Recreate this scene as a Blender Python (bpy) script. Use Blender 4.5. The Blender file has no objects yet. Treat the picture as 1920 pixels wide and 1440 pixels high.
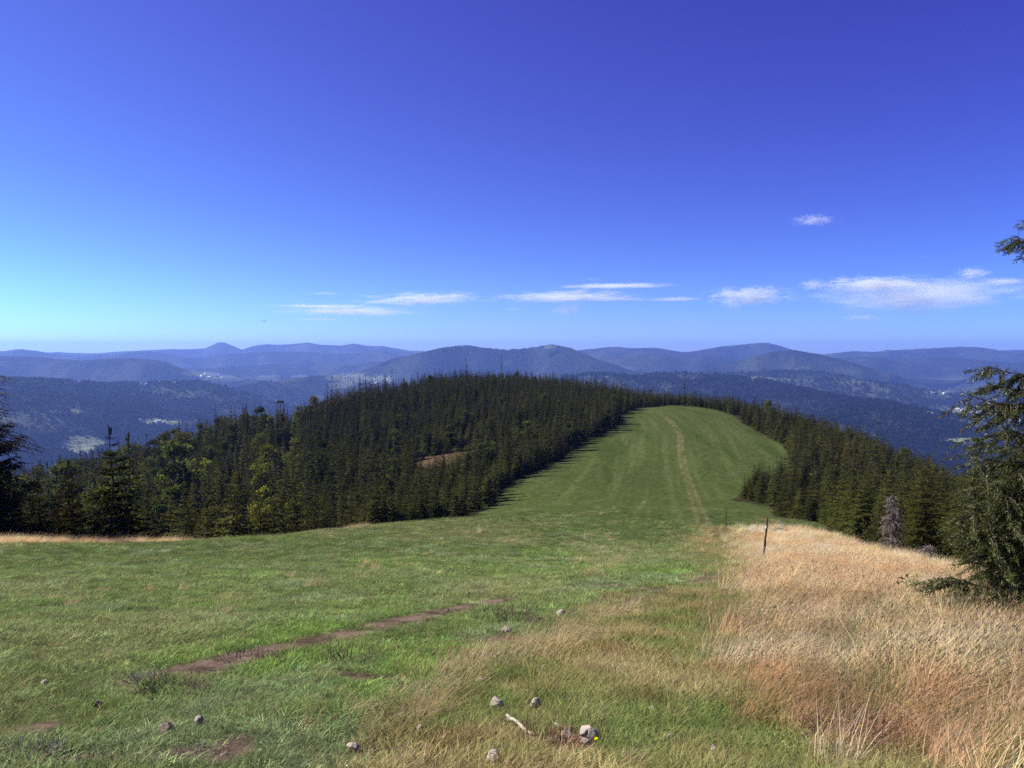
import bpy, math, random
import numpy as np

C = bpy.context.scene
COL = C.collection
R = math.radians
# ------------------------------------------------------------------ camera, sky, sun, exposure
F_PX, CX, CY = 1450.0, 960.0, 720.0          # photograph pixels
PITCH = math.atan((CY - 654.0) / F_PX)       # the level horizon lies at row 654
cam_d = bpy.data.cameras.new("camera"); cam = bpy.data.objects.new("camera", cam_d); COL.objects.link(cam)
cam.location = (0, 0, 0); cam.rotation_euler = (R(90) - PITCH, 0, 0)
cam_d.sensor_width = 36.0; cam_d.lens = 36.0 * F_PX / 1920.0
cam_d.clip_start = 0.1; cam_d.clip_end = 120000.0
C.camera = cam

SUN_EL, SUN_AZ = 41.0, -80.0                 # azimuth from the view direction (+Y), negative = to the left
EXPO = 1.1
sun_d = bpy.data.lights.new("sun", 'SUN'); sun = bpy.data.objects.new("sun", sun_d); COL.objects.link(sun)
sun_d.energy = 5.0; sun_d.angle = R(0.5); sun_d.color = (1.0, 0.95, 0.87)
sun.rotation_euler = (R(90 - SUN_EL), 0, R(-SUN_AZ + 180))
w = bpy.data.worlds.new("World"); C.world = w; w.use_nodes = True
nt = w.node_tree; nt.nodes.clear()
sky = nt.nodes.new('ShaderNodeTexSky'); sky.sky_type = 'NISHITA'; sky.sun_disc = False
sky.sun_elevation = R(SUN_EL); sky.sun_rotation = R(SUN_AZ); sky.altitude = 1200
sky.air_density = 1.0; sky.dust_density = 0.3; sky.ozone_density = 5.0
SKY_STRENGTH = 0.08
SKY_A = (0.688, 1.893, 2.263); SKY_P = (0.96, 1.65, 1.21); SKY_K = (-0.235, -0.185, -0.013)
sep = nt.nodes.new('ShaderNodeSeparateColor'); comb = nt.nodes.new('ShaderNodeCombineColor')
tc = nt.nodes.new('ShaderNodeTexCoord'); sxyz = nt.nodes.new('ShaderNodeSeparateXYZ')
nt.links.new(tc.outputs['Generated'], sxyz.inputs[0])
nt.links.new(sky.outputs[0], sep.inputs[0])
def wmath(op, a, b):
    n = nt.nodes.new('ShaderNodeMath'); n.operation = op
    for i, v in enumerate((a, b)):
        if isinstance(v, (int, float)): n.inputs[i].default_value = v
        else: nt.links.new(v, n.inputs[i])
    return n.outputs[0]
for k in range(3):
    v = wmath('POWER', sep.outputs[k], SKY_P[k])
    v = wmath('MULTIPLY', v, SKY_A[k] * SKY_STRENGTH ** SKY_P[k] / SKY_STRENGTH * 2 ** -EXPO)
    g = wmath('POWER', 2.71828, wmath('MULTIPLY', sxyz.outputs[0], SKY_K[k] * 1.51))
    low = wmath('MULTIPLY', wmath('POWER', 2.71828, wmath('MULTIPLY', wmath('ABSOLUTE', sxyz.outputs[2], 0.0), -14.0)), (0.42, 0.12, 0.25)[k])   # paler air low over the horizon
    nt.links.new(wmath('MULTIPLY', wmath('MULTIPLY', v, g), wmath('ADD', low, 1.0)), comb.inputs[k])
bg = nt.nodes.new('ShaderNodeBackground'); bg.inputs[1].default_value = SKY_STRENGTH
wout = nt.nodes.new('ShaderNodeOutputWorld')
nt.links.new(comb.outputs[0], bg.inputs[0]); nt.links.new(bg.outputs[0], wout.inputs[0])
C.view_settings.view_transform = 'Standard'; C.view_settings.look = 'None'
C.view_settings.exposure = EXPO; C.view_settings.gamma = 1.0
C.cycles.max_bounces = 5; C.cycles.diffuse_bounces = 2; C.cycles.transmission_bounces = 3
C.cycles.transparent_max_bounces = 8; C.cycles.volume_bounces = 1
C.cycles.use_denoising = False; C.cycles.use_adaptive_sampling = False

rng = np.random.default_rng(7)
# ------------------------------------------------------------------ numbers: noise, photo rays, terrain
def _h(ix, iy, seed):
    n = (ix * 374761393 + iy * 668265263 + seed * 974634623) & 0xffffffff
    n = ((n ^ (n >> 13)) * 1274126177) & 0xffffffff
    return ((n ^ (n >> 16)) & 0xffff) / 65535.0
def vnoise(x, y, seed=0):
    x = np.asarray(x, float); y = np.asarray(y, float)
    ix = np.floor(x).astype(np.int64); iy = np.floor(y).astype(np.int64)
    fx = x - ix; fy = y - iy; fx = fx * fx * (3 - 2 * fx); fy = fy * fy * (3 - 2 * fy)
    a = _h(ix, iy, seed); b = _h(ix + 1, iy, seed); c = _h(ix, iy + 1, seed); d = _h(ix + 1, iy + 1, seed)
    return (a * (1 - fx) + b * fx) * (1 - fy) + (c * (1 - fx) + d * fx) * fy
def fbm(x, y, octv=4, seed=0):
    s = 0; a = 0.5; t = 0
    for k in range(octv):
        s = s + a * vnoise(np.asarray(x) * 2 ** k + 17.3 * k, np.asarray(y) * 2 ** k - 9.1 * k, seed + k); t += a; a *= 0.5
    return s / t * 2 - 1
def sstep(a, b, x):
    t = np.clip((np.asarray(x, float) - a) / (b - a), 0, 1); return t * t * (3 - 2 * t)
cp, sp = math.cos(PITCH), math.sin(PITCH)
def zpix(px, py, y):
    """height of a point at forward distance y that the photograph shows in row py"""
    v = (CY - np.asarray(py, float)) / F_PX
    return y * (-sp + v * cp) / (cp + v * sp)
def xpix(px, py, y):
    v = (CY - py) / F_PX
    return (px - CX) / F_PX * y / (cp + v * sp)
def project(x, y, z):
    dep = y * cp - z * sp
    return CX + F_PX * x / dep, CY - F_PX * (y * sp + z * cp) / dep

CTRL = []                                       # (photo column, row of bare ground, forward distance)
CTRL += [(1280, 930, 145), (1280, 900, 175), (1280, 870, 200), (1280, 840, 228), (1280, 810, 262), (1280, 780, 300), (1280, 764, 335), (1280, 760, 352), (1280, 790, 430)]
CTRL += [(1300, 960, 110), (1330, 990, 80), (1345, 1020, 55)]
CTRL += [(-400, 1030, 38), (-400, 1160, 60), (-400, 1120, 140), (-400, 1020, 230), (-400, 965, 310), (-400, 1000, 430)]
CTRL += [(0, 1019, 46), (0, 1130, 62), (0, 1130, 90), (0, 1060, 170), (0, 1000, 230), (0, 950, 300), (0, 990, 430)]
CTRL += [(150, 1021, 48), (150, 1130, 64), (150, 1115, 95), (150, 1070, 140), (150, 1010, 200), (150, 945, 280), (150, 915, 330), (150, 960, 430)]
CTRL += [(300, 1021, 53), (300, 1110, 75), (300, 1070, 120), (300, 1020, 170), (300, 960, 230), (300, 885, 310), (300, 930, 430)]
CTRL += [(400, 838, 320), (400, 870, 420), (500, 1018, 66), (500, 1065, 95), (500, 1030, 130), (500, 960, 190), (500, 885, 260), (500, 822, 330), (500, 860, 440)]
CTRL += [(600, 1009, 77), (600, 792, 350), (600, 830, 450), (700, 998, 90), (700, 1005, 120), (700, 950, 180), (700, 870, 260), (700, 800, 330), (700, 758, 390), (700, 790, 480)]
CTRL += [(800, 983, 105), (900, 963, 125), (950, 915, 160), (950, 880, 200), (950, 800, 290), (950, 750, 370), (950, 727, 430), (950, 750, 530), (800, 738, 420), (800, 765, 510)]
CTRL += [(1000, 890, 178), (1060, 857, 215), (1160, 802, 275), (1150, 765, 335), (1150, 748, 385), (1150, 775, 480), (1050, 734, 420), (1220, 762, 352)]
CTRL += [(1400, 803, 285), (1400, 777, 325), (1400, 805, 420), (1475, 845, 235), (1500, 800, 300), (1500, 830, 390)]
CTRL += [(1385, 940, 137), (1480, 868, 207), (1550, 985, 92), (1550, 1003, 63), (1600, 930, 150), (1600, 880, 205), (1600, 840, 260), (1600, 875, 360)]
CTRL += [(1700, 1044, 43), (1700, 1060, 70), (1700, 1000, 110), (1700, 930, 170), (1700, 880, 220), (1700, 905, 320)]
CTRL += [(1840, 1085, 31), (1840, 1100, 55), (1840, 1010, 110), (1800, 928, 172), (1840, 950, 250), (1920, 1110, 50), (1920, 1040, 100), (1920, 985, 140), (1920, 1020, 230)]
CTRL += [(2300, 1250, 18), (2300, 1200, 45), (2300, 1150, 110), (2300, 1120, 200), (2300, 1120, 330)]
P = [(xpix(a, b, d), d, float(zpix(a, b, d))) for a, b, d in CTRL]
for yy in (-3, 1, 4, 8, 14, 22, 30, 38):
    for q in (-0.8, -0.4, 0, 0.4, 0.75):
        if yy > 24 and abs(q) > 0.7: continue
        P.append((q * (yy + 6), yy, -1.62 - 0.234 * yy))
for xx in (-700, -350, 0, 350, 700): P.append((xx, 800, -170))
P = np.array(P); PN = P[:, :2] / 100.0
def _k(r2): return np.where(r2 > 1e-12, 0.5 * r2 * np.log(np.maximum(r2, 1e-12)), 0)
n_ = len(P); A_ = np.zeros((n_ + 3, n_ + 3))
A_[:n_, :n_] = _k(((PN[:, None] - PN[None]) ** 2).sum(-1)) + np.eye(n_) * 2e-5
A_[:n_, n_] = 1; A_[:n_, n_ + 1:] = PN; A_[n_:, :n_] = A_[:n_, n_:].T
W_ = np.linalg.solve(A_, np.concatenate([P[:, 2], np.zeros(3)]))
def tps(x, y):
    x = np.asarray(x, float); sh = x.shape; q = np.stack([x.ravel(), np.asarray(y, float).ravel()], 1) / 100.0
    o = np.empty(len(q))
    for i in range(0, len(q), 60000):
        c = q[i:i + 60000]; r2 = (c[:, :1] - PN[None, :, 0]) ** 2 + (c[:, 1:] - PN[None, :, 1]) ** 2
        o[i:i + 60000] = _k(r2) @ W_[:n_] + W_[n_] + c @ W_[n_ + 1:]
    return o.reshape(sh)

# far ridges: rows of the photograph where each crest runs
def curve(s): a = np.array(s, float).reshape(-1, 2); return a[:, 0], a[:, 1]
L1 = curve([-700,716, 0,712, 100,716, 200,722, 300,719, 370,716, 430,728, 480,745, 560,764, 650,775, 800,765, 950,735, 1060,708, 1100,702, 1200,703, 1280,700, 1350,705, 1400,712, 1500,730, 1600,752, 1700,776, 1800,793, 1900,803, 2100,815, 2700,820])
D1 = curve([-700,3000, 0,3000, 400,3400, 900,3800, 1200,3600, 1400,3300, 1700,2500, 1900,2300, 2700,2300])
L2 = curve([-700,668, 0,668, 60,670, 150,676, 240,671, 310,677, 340,690, 380,701, 450,710, 550,715, 640,705, 700,690, 760,668, 830,651, 870,646, 950,655, 985,652, 1035,645, 1070,652, 1120,676, 1180,695, 1250,705, 1300,698, 1350,688, 1400,672, 1450,660, 1490,656, 1530,663, 1580,674, 1640,692, 1700,708, 1800,714, 1900,711, 2700,712])
L3 = curve([-700,660, 0,661, 40,656, 90,664, 160,669, 230,665, 280,660, 330,668, 380,672, 420,664, 500,659, 560,659, 640,664, 690,661, 716,659, 740,667, 800,673, 900,665, 1000,661, 1100,656, 1160,652, 1230,654, 1280,661, 1310,658, 1350,650, 1400,645, 1440,645, 1475,654, 1500,660, 1545,664, 1600,658, 1640,660, 1700,655, 1740,653, 1800,650, 1840,652, 1880,659, 1920,662, 2000,660, 2700,664])
L4 = curve([-700,662, 0,665, 100,663, 170,664, 230,659, 310,655, 350,655, 385,653, 400,646, 410,642, 420,641, 440,649, 455,655, 470,650, 482,647, 500,645, 520,646, 545,645, 577,642, 600,646, 640,648, 665,644, 685,648, 700,650, 720,651, 740,655, 785,660, 850,668, 1750,668, 1840,660, 1900,656, 1960,655, 2700,655])
L1B = curve([-700,738, 0,738, 300,740, 400,736, 470,724, 540,713, 620,708, 690,716, 760,722, 900,715, 1000,702, 1100,696, 1200,704, 1300,703, 1380,699, 1450,695, 1520,701, 1600,713, 1700,724, 1800,740, 1900,748, 2700,748])
L2B = curve([-700,680, 0,681, 100,677, 180,684, 250,691, 400,690, 480,684, 560,678, 640,680, 720,685, 800,690, 1000,690, 1150,668, 1220,664, 1290,671, 1350,668, 1450,690, 1550,673, 1620,668, 1700,673, 1780,669, 1850,677, 1920,681, 2700,681])
FLOOR = curve([-700,-330, 0,-330, 500,-320, 1000,-300, 1500,-360, 1700,-400, 2700,-420])
FS = 1.6                                        # the far country is this much farther and larger than the knots below
def h_far(x, y):
    x = np.asarray(x, float) / FS; y = np.asarray(y, float) / FS
    px = np.clip(960 + F_PX * x / np.maximum(y, 1), -700, 2700)
    itp = lambda cv: np.interp(px, cv[0], cv[1])
    wob = 1 + 0.10 * fbm(px / 260, px * 0, 3, 5)
    fl = itp(FLOOR)
    d1, d2, d3, d4 = itp(D1) * wob, 5500 * (1 + 0.12 * fbm(px / 200, px * 0 + 3, 3, 9)), 8400 * (1 + 0.06 * fbm(px / 180, px * 0 + 7, 3, 11)), 10700 + px * 0
    ks = [(px * 0 + 300, px * 0 - 70), (px * 0 + 900, px * 0 - 190), (0.5 * d1 + 150, fl * 0.97), (d1, zpix(px, itp(L1), d1)), (0.75 * d1 + 0.25 * d2, fl), (0.5 * d1 + 0.5 * d2, zpix(px, itp(L1B), 0.5 * d1 + 0.5 * d2)), (0.25 * d1 + 0.75 * d2, fl + 20),
          (d2, zpix(px, itp(L2), d2)), (0.75 * d2 + 0.25 * d3, fl - 20), (0.5 * d2 + 0.5 * d3, zpix(px, itp(L2B), 0.5 * d2 + 0.5 * d3)), (0.25 * d2 + 0.75 * d3, fl - 20), (d3, zpix(px, itp(L3), d3)), (0.5 * d3 + 0.5 * d4, fl - 60), (d4, zpix(px, itp(L4), d4)), (12800 + px * 0, px * 0 - 500)]
    z = np.full(px.shape, float('nan')); env = np.zeros(px.shape)
    for (a, za), (b, zb) in zip(ks[:-1], ks[1:]):
        t = (y - a) / (b - a); m = (t >= 0) & (t <= 1); tt = np.clip(t, 0, 1)
        f = 0.5 - 0.5 * np.cos(np.pi * tt); f = 0.55 * f + 0.45 * tt
        z = np.where(m, za + (zb - za) * f, z); env = np.where(m, 4 * tt * (1 - tt), env)
    z = np.where(np.isnan(z), -70, z)
    big = 1 + sstep(4000, 12000, y) * 1.2
    rdg = 1 - np.abs(fbm(x / (900 * big), y / (1300 * big), 4, 21)) * 2
    z = z + env * sstep(700, 1600, y) * ((rdg - 0.45) * 95 * big + fbm(x / 420, y / 420, 4, 31) * 34)
    return z * FS
def h_base(x, y):
    y = np.asarray(y, float); x = np.asarray(x, float)
    wgt = sstep(470, 840, y)
    zl = np.where(wgt < 1, tps(x, y), 0) if np.any(wgt < 1) else np.zeros(y.shape)
    zf = np.where(wgt > 0, h_far(x, y), 0) if np.any(wgt > 0) else np.zeros(y.shape)
    return zl * (1 - wgt) + zf * wgt
def h_ground(x, y):
    """ground height with its tussocks"""
    z = h_base(x, y); x = np.asarray(x, float); y = np.asarray(y, float)
    near = 1 - sstep(25, 70, y); mid = 1 - sstep(100, 400, y)
    return z + near * (fbm(x / 0.9, y / 0.9, 3, 41) * 0.05) + mid * fbm(x / 6, y / 6, 3, 43) * 0.16
def hit(px, py, far=900.0, near=1.5):
    """where the photo ray (px, py) meets the ground"""
    ys = np.exp(np.linspace(math.log(near), math.log(far), 1500))
    xs = np.array([xpix(px, py, t) for t in ys]); zs = zpix(px, py, ys)
    g = h_ground(xs, ys); i = np.argmax(zs < g)
    if not np.any(zs < g): return None
    return float(xs[i]), float(ys[i]), float(g[i])

# ------------------------------------------------------------------ building helpers
def mesh_np(name, V, F, mats=(), midx=None, smooth=False, attrs=None):
    me = bpy.data.meshes.new(name); V = np.asarray(V, np.float32); F = np.asarray(F, np.int32)
    k = F.shape[1]; me.vertices.add(len(V)); me.vertices.foreach_set("co", V.ravel())
    me.loops.add(F.size); me.loops.foreach_set("vertex_index", F.ravel())
    me.polygons.add(len(F)); me.polygons.foreach_set("loop_start", np.arange(0, F.size, k, dtype=np.int32))
    for m in mats: me.materials.append(m)
    if midx is not None: me.polygons.foreach_set("material_index", np.asarray(midx, np.int32))
    me.polygons.foreach_set("use_smooth", np.full(len(F), smooth, bool))
    me.update(calc_edges=True)
    for an, arr in (attrs or {}).items():
        arr = np.asarray(arr, np.float32)
        a = me.attributes.new(an, 'FLOAT_COLOR' if arr.ndim == 2 else 'FLOAT', 'POINT')
        a.data.foreach_set("color" if arr.ndim == 2 else "value", arr.ravel())
    return me
def link(name, data, parent=None, loc=None, coll=None):
    o = bpy.data.objects.new(name, data); (coll or COL).objects.link(o)
    if parent is not None: o.parent = parent
    if loc is not None: o.location = loc
    return o
def tag(o, label=None, cat=None, group=None, kind=None):
    if label: o['label'] = label
    if cat: o['category'] = cat
    if group: o['group'] = group
    if kind: o['kind'] = kind
    return o
def join(parts):
    """[(V, F), ...] of quads -> one V, F and the index of the piece each face came from"""
    V, F, M, b = [], [], [], 0
    for i, (v, f) in enumerate(parts):
        V.append(v); F.append(np.asarray(f) + b); M.append(np.full(len(f), i)); b += len(v)
    return np.concatenate(V), np.concatenate(F), np.concatenate(M)
def tube(pts, rad, sides=6):
    """tapered tube along a polyline, quads, closed at the end by a collapsed ring"""
    pts = np.asarray(pts, float); n = len(pts); V = []
    d = np.gradient(pts, axis=0); d /= np.linalg.norm(d, axis=1)[:, None] + 1e-9
    ref = np.array([0, 0, 1.0]) if abs(d[0][2]) < 0.9 else np.array([1.0, 0, 0])
    for i in range(n):
        a = np.cross(d[i], ref); a /= np.linalg.norm(a) + 1e-9; b = np.cross(d[i], a)
        for k in range(sides):
            t = 2 * math.pi * k / sides; V.append(pts[i] + rad[i] * (a * math.cos(t) + b * math.sin(t)))
    F = [(i * sides + k, i * sides + (k + 1) % sides, (i + 1) * sides + (k + 1) % sides, (i + 1) * sides + k) for i in range(n - 1) for k in range(sides)]
    return np.array(V), np.array(F)
def blades(Pt, D, L, Wd, rg, tilt=0.6):
    """one rhombus leaf / twig per row: base point, direction, length, width"""
    D = D / (np.linalg.norm(D, axis=1)[:, None] + 1e-9)
    up = np.array([0, 0, 1.0]) + rg.normal(0, tilt, (len(Pt), 3))
    S = np.cross(D, up); S /= np.linalg.norm(S, axis=1)[:, None] + 1e-9
    L = np.asarray(L)[:, None]; Wd = np.asarray(Wd)[:, None]
    V = np.stack([Pt, Pt + D * L * 0.45 + S * Wd / 2, Pt + D * L, Pt + D * L * 0.45 - S * Wd / 2], 1).reshape(-1, 3)
    return V, np.arange(len(V)).reshape(-1, 4)

# ------------------------------------------------------------------ materials
def new_mat(name):
    m = bpy.data.materials.new(name); m.use_nodes = True; t = m.node_tree; t.nodes.clear()
    o = t.nodes.new('ShaderNodeOutputMaterial'); return m, t, o
def N(t, kind, **kw):
    n = t.nodes.new(kind)
    for k, v in kw.items(): setattr(n, k, v)
    return n
def mixc(t, a, b, fac, mode='MIX'):
    n = N(t, 'ShaderNodeMix', data_type='RGBA', blend_type=mode)
    for sock, v in ((n.inputs[6], a), (n.inputs[7], b), (n.inputs[0], fac)):
        if hasattr(v, 'is_linked') or hasattr(v, 'links'): t.links.new(v, sock)
        elif isinstance(v, (int, float)): sock.default_value = v
        else: sock.default_value = (*v, 1)
    return n.outputs[2]
def noise(t, scale, detail=3, vec=None, rough=0.55):
    n = N(t, 'ShaderNodeTexNoise'); n.inputs['Scale'].default_value = scale; n.inputs['Detail'].default_value = detail; n.inputs['Roughness'].default_value = rough
    if vec is not None: t.links.new(vec, n.inputs['Vector'])
    return n.outputs['Fac']
def ramp(t, fac, stops):
    r = N(t, 'ShaderNodeValToRGB'); cr = r.color_ramp
    while len(cr.elements) < len(stops): cr.elements.new(0.5)
    for e, (p, c) in zip(cr.elements, stops): e.position = p; e.color = (*c, 1)
    t.links.new(fac, r.inputs[0]); return r.outputs[0]
def leaf_mat(name, base, transl=0.25, var=0.35, tinted=True, scale=1.2, rough=0.8, gloss=0.0):
    m, t, o = new_mat(name)
    tcn = N(t, 'ShaderNodeTexCoord')
    f = noise(t, scale, 2, tcn.outputs['Object'])
    c = ramp(t, f, [(0.3, tuple(v * (1 - var) for v in base)), (0.7, tuple(v * (1 + var) for v in base))])
    if tinted:
        at = N(t, 'ShaderNodeAttribute', attribute_type='INSTANCER', attribute_name='tint')
        c = mixc(t, c, at.outputs['Color'], 1.0, 'MULTIPLY')
    d = N(t, 'ShaderNodeBsdfDiffuse'); tr = N(t, 'ShaderNodeBsdfTranslucent'); mx = N(t, 'ShaderNodeMixShader')
    mx.inputs[0].default_value = transl
    t.links.new(c, d.inputs[0]); t.links.new(c, tr.inputs[0]); t.links.new(d.outputs[0], mx.inputs[1]); t.links.new(tr.outputs[0], mx.inputs[2])
    last = mx.outputs[0]
    if gloss:
        g = N(t, 'ShaderNodeBsdfGlossy'); g.inputs['Roughness'].default_value = 0.45; m2 = N(t, 'ShaderNodeMixShader'); m2.inputs[0].default_value = gloss
        t.links.new(last, m2.inputs[1]); t.links.new(g.outputs[0], m2.inputs[2]); last = m2.outputs[0]
    t.links.new(last, o.inputs[0]); return m
def rough_mat(name, lo, hi, scale=6.0, bump=0.3, rough=0.9, stretch=(1, 1, 1)):
    m, t, o = new_mat(name)
    tcn = N(t, 'ShaderNodeTexCoord'); mp = N(t, 'ShaderNodeMapping'); mp.inputs['Scale'].default_value = stretch
    t.links.new(tcn.outputs['Object'], mp.inputs[0])
    f = noise(t, scale, 5, mp.outputs[0], 0.65)
    p = N(t, 'ShaderNodeBsdfPrincipled'); p.inputs['Roughness'].default_value = rough; p.inputs['Specular IOR Level'].default_value = 0.2
    t.links.new(ramp(t, f, [(0.32, lo), (0.68, hi)]), p.inputs['Base Color'])
    b = N(t, 'ShaderNodeBump'); b.inputs['Strength'].default_value = bump; b.inputs['Distance'].default_value = 0.05
    t.links.new(noise(t, scale * 2.5, 5, mp.outputs[0]), b.inputs['Height']); t.links.new(b.outputs[0], p.inputs['Normal'])
    t.links.new(p.outputs[0], o.inputs[0]); return m
M_NEEDLE = leaf_mat('spruce_needles', (0.039, 0.042, 0.011), 0.14, 0.35, scale=0.7)
M_NEEDLE_NEAR = leaf_mat('spruce_needles_close', (0.058, 0.066, 0.015), 0.22, 0.5, tinted=False, scale=3.0, gloss=0.03)
M_NEEDLE_BACKLIT = leaf_mat('dark_spruce_needles', (0.016, 0.018, 0.008), 0.10, 0.4, tinted=False, scale=2.0)  # needle colour darkened to hold the shade of a backlit tree
M_BROAD = leaf_mat('broad_leaves', (0.042, 0.052, 0.014), 0.25, 0.4, scale=0.8)
M_BARK = rough_mat('spruce_bark', (0.03, 0.022, 0.016), (0.10, 0.075, 0.055), 5.0, 0.6, stretch=(1, 1, 0.3))
M_DEADWOOD = rough_mat('dead_twigs', (0.09, 0.07, 0.06), (0.20, 0.16, 0.14), 5.0, 0.3)
M_GRASS = leaf_mat('grass_blades', (1, 1, 1), 0.30, 0.18, scale=5.0)
M_STRAW = leaf_mat('straw_blades', (1, 1, 1), 0.48, 0.15, scale=4.0)
M_STONE = rough_mat('pale_sandstone', (0.21, 0.178, 0.14), (0.46, 0.40, 0.33), 7.0, 0.7)
M_STONE_DARK = rough_mat('brown_stone', (0.09, 0.065, 0.05), (0.20, 0.15, 0.12), 7.0, 0.7)
M_WOOD_PALE = rough_mat('bleached_wood', (0.24, 0.205, 0.165), (0.50, 0.45, 0.38), 9.0, 0.4, stretch=(1, 1, 0.2))
M_WOOD_DARK = rough_mat('weathered_post_wood', (0.035, 0.022, 0.02), (0.11, 0.065, 0.055), 9.0, 0.5, stretch=(1, 1, 0.15))

# ------------------------------------------------------------------ where things lie on the ground
def poly_xy(pts): return np.array([(lambda h: (h[0], h[1]))(hit(*p)) for p in pts])
def inside(poly, x, y):
    x = np.asarray(x, float); y = np.asarray(y, float); c = np.zeros(x.shape, bool); n = len(poly)
    for i in range(n):
        (x1, y1), (x2, y2) = poly[i], poly[i - 1]
        if y1 == y2: continue
        k = ((y1 > y) != (y2 > y)) & (x < (x2 - x1) * (y - y1) / (y2 - y1) + x1); c ^= k
    return c
def dist_line(pts, x, y):
    x = np.asarray(x, float); y = np.asarray(y, float); best = np.full(x.shape, 1e9)
    for (x1, y1), (x2, y2) in zip(pts[:-1], pts[1:]):
        dx, dy = x2 - x1, y2 - y1; t = np.clip(((x - x1) * dx + (y - y1) * dy) / (dx * dx + dy * dy + 1e-9), 0, 1)
        best = np.minimum(best, np.hypot(x - x1 - t * dx, y - y1 - t * dy))
    return best
MEADOW_PD = [(-900, 42), (-200, 44), (0, 48), (150, 50), (300, 56), (450, 66), (600, 80), (750, 99), (880, 122), (925, 138), (948, 163), (1000, 182), (1060, 214), (1085, 238), (1160, 276), (1165, 302), (1200, 332), (1250, 352),
             (1290, 350), (1340, 330), (1385, 302), (1440, 265), (1475, 240), (1480, 208), (1500, 196), (1470, 180), (1400, 155), (1376, 138), (1450, 129), (1465, 106), (1550, 93), (1556, 74), (1620, 60), (1700, 47), (1770, 40), (1850, 33), (2000, 27), (2300, 22), (3200, 20)]
MEADOW = np.array([((p - 960) / F_PX * d, d) for p, d in MEADOW_PD] + [(60, -8), (-60, -8)])
DRY = poly_xy([(1388, 1001), (1410, 1010), (1425, 1032), (1412, 1048), (1440, 1072), (1458, 1100), (1440, 1128), (1412, 1160), (1392, 1200), (1375, 1250), (1372, 1290), (1440, 1325), (1530, 1360), (1560, 1400), (1640, 1436)])
DRY = np.concatenate([DRY, [(5, 3.5), (30, 3.5), (60, 30), (40, 30)], poly_xy([(1900, 1115), (1860, 1092), (1780, 1068), (1700, 1048), (1620, 1024), (1555, 1006), (1450, 998)])])
MIXED = np.concatenate([poly_xy([(1330, 985), (1310, 1040), (1325, 1090), (1240, 1112), (1130, 1148), (1040, 1185), (960, 1215), (880, 1245), (820, 1290), (740, 1345), (690, 1390), (655, 1439)]), [(-0.9, 3.2), (5, 3.2)], poly_xy([(1640, 1436), (1372, 1290), (1458, 1100), (1400, 1010), (1370, 990)])])
TRACK = poly_xy([(1348, 1090), (1347, 1040), (1334, 995), (1305, 940), (1290, 900), (1280, 870), (1276, 840), (1275, 815), (1262, 795), (1240, 779), (1212, 770)])
DIRT = poly_xy([(1340, 1085), (1300, 1098), (1230, 1108), (1130, 1098), (1080, 1100)]), poly_xy([(930, 1128), (880, 1138), (830, 1150), (740, 1168), (640, 1190), (560, 1212), (480, 1226), (400, 1252), (320, 1265)])
BANK = poly_xy([(1340, 1090), (1240, 1108), (1190, 1125), (1150, 1160)])
SPOTS = [(80, 1366, 0.38, 0.42), (430, 1405, 0.26, 0.40), (1330, 1085, 0.6, 1.3), (690, 1270, 0.5, 0.4), (185, 1372, 0.2, 0.2), (130, 1428, 0.5, 0.25), (350, 1412, 0.5, 0.22), (940, 1200, 0.5, 0.5), (1060, 1398, 0.3, 0.3), (300, 1420, 0.3, 0.2), (1600, 1385, 0.35, 0.3), (560, 1212, .5, .5), (760, 1166, .6, .6), (400, 1253, .45, .4)]
SPOTS = [(hit(a, b), rx, ry) for a, b, rx, ry in SPOTS]
CLEAR = ((830 - 960) / F_PX * 245, 245.0)
def zones(x, y):
    """dry tall grass, mixed grass, bare earth, track, forest floor: 0..1 each"""
    x = np.asarray(x, float); y = np.asarray(y, float)
    a = 0.010 * np.maximum(y, 4) + 0.12
    jx = x + a * 2.2 * fbm(x / (6 * a), y / (9 * a), 3, 51); jy = y + a * 3 * fbm(x / (6 * a) + 40, y / (9 * a), 3, 53)
    dry = inside(DRY, jx, jy) * 1.0; mixed = inside(MIXED, jx, jy) * (1 - dry)
    forest = 1.0 - inside(MEADOW, x + 1.2 * fbm(x / 5, y / 5, 2, 55), y + 1.2 * fbm(x / 5 + 9, y / 5, 2, 56))
    nz = fbm(x / 0.5, y / 0.5, 4, 57)
    dirt = np.zeros(x.shape)
    for ln in DIRT:
        dd = dist_line(ln, x + 0.40 * nz, y + 0.9 * nz)
        dirt = np.maximum(dirt, (1 - sstep(0.22, 0.60, dd)) * sstep(-0.75, -0.15, fbm(x / 1.1, y / 1.6, 3, 59)))
    dirt = np.maximum(dirt, 0.8 * (1 - sstep(0.15, 0.5, dist_line(BANK, x + 0.2 * nz, y + 0.5 * nz))))
    for (hx, hy, hz), rx, ry in SPOTS:
        q = np.hypot((x - hx) / rx, (y - hy) / ry) + 0.5 * nz; dirt = np.maximum(dirt, 1 - sstep(0.5, 0.95, q))
    tr = dist_line(TRACK, x + 0.25 * nz, y)
    rut = np.maximum(np.exp(-((tr - 0.65) / 0.22) ** 2), 0.3 * (1 - sstep(0.4, 1.3, tr))) * (0.45 + 0.55 * sstep(-0.4, 0.3, fbm(x / 2.5, y / 9, 3, 61)))
    return dry, mixed, dirt, np.clip(rut, 0, 1), forest
def lerp(a, b, t): return a + (np.asarray(b, float) - a) * np.asarray(t)[..., None]
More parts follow.
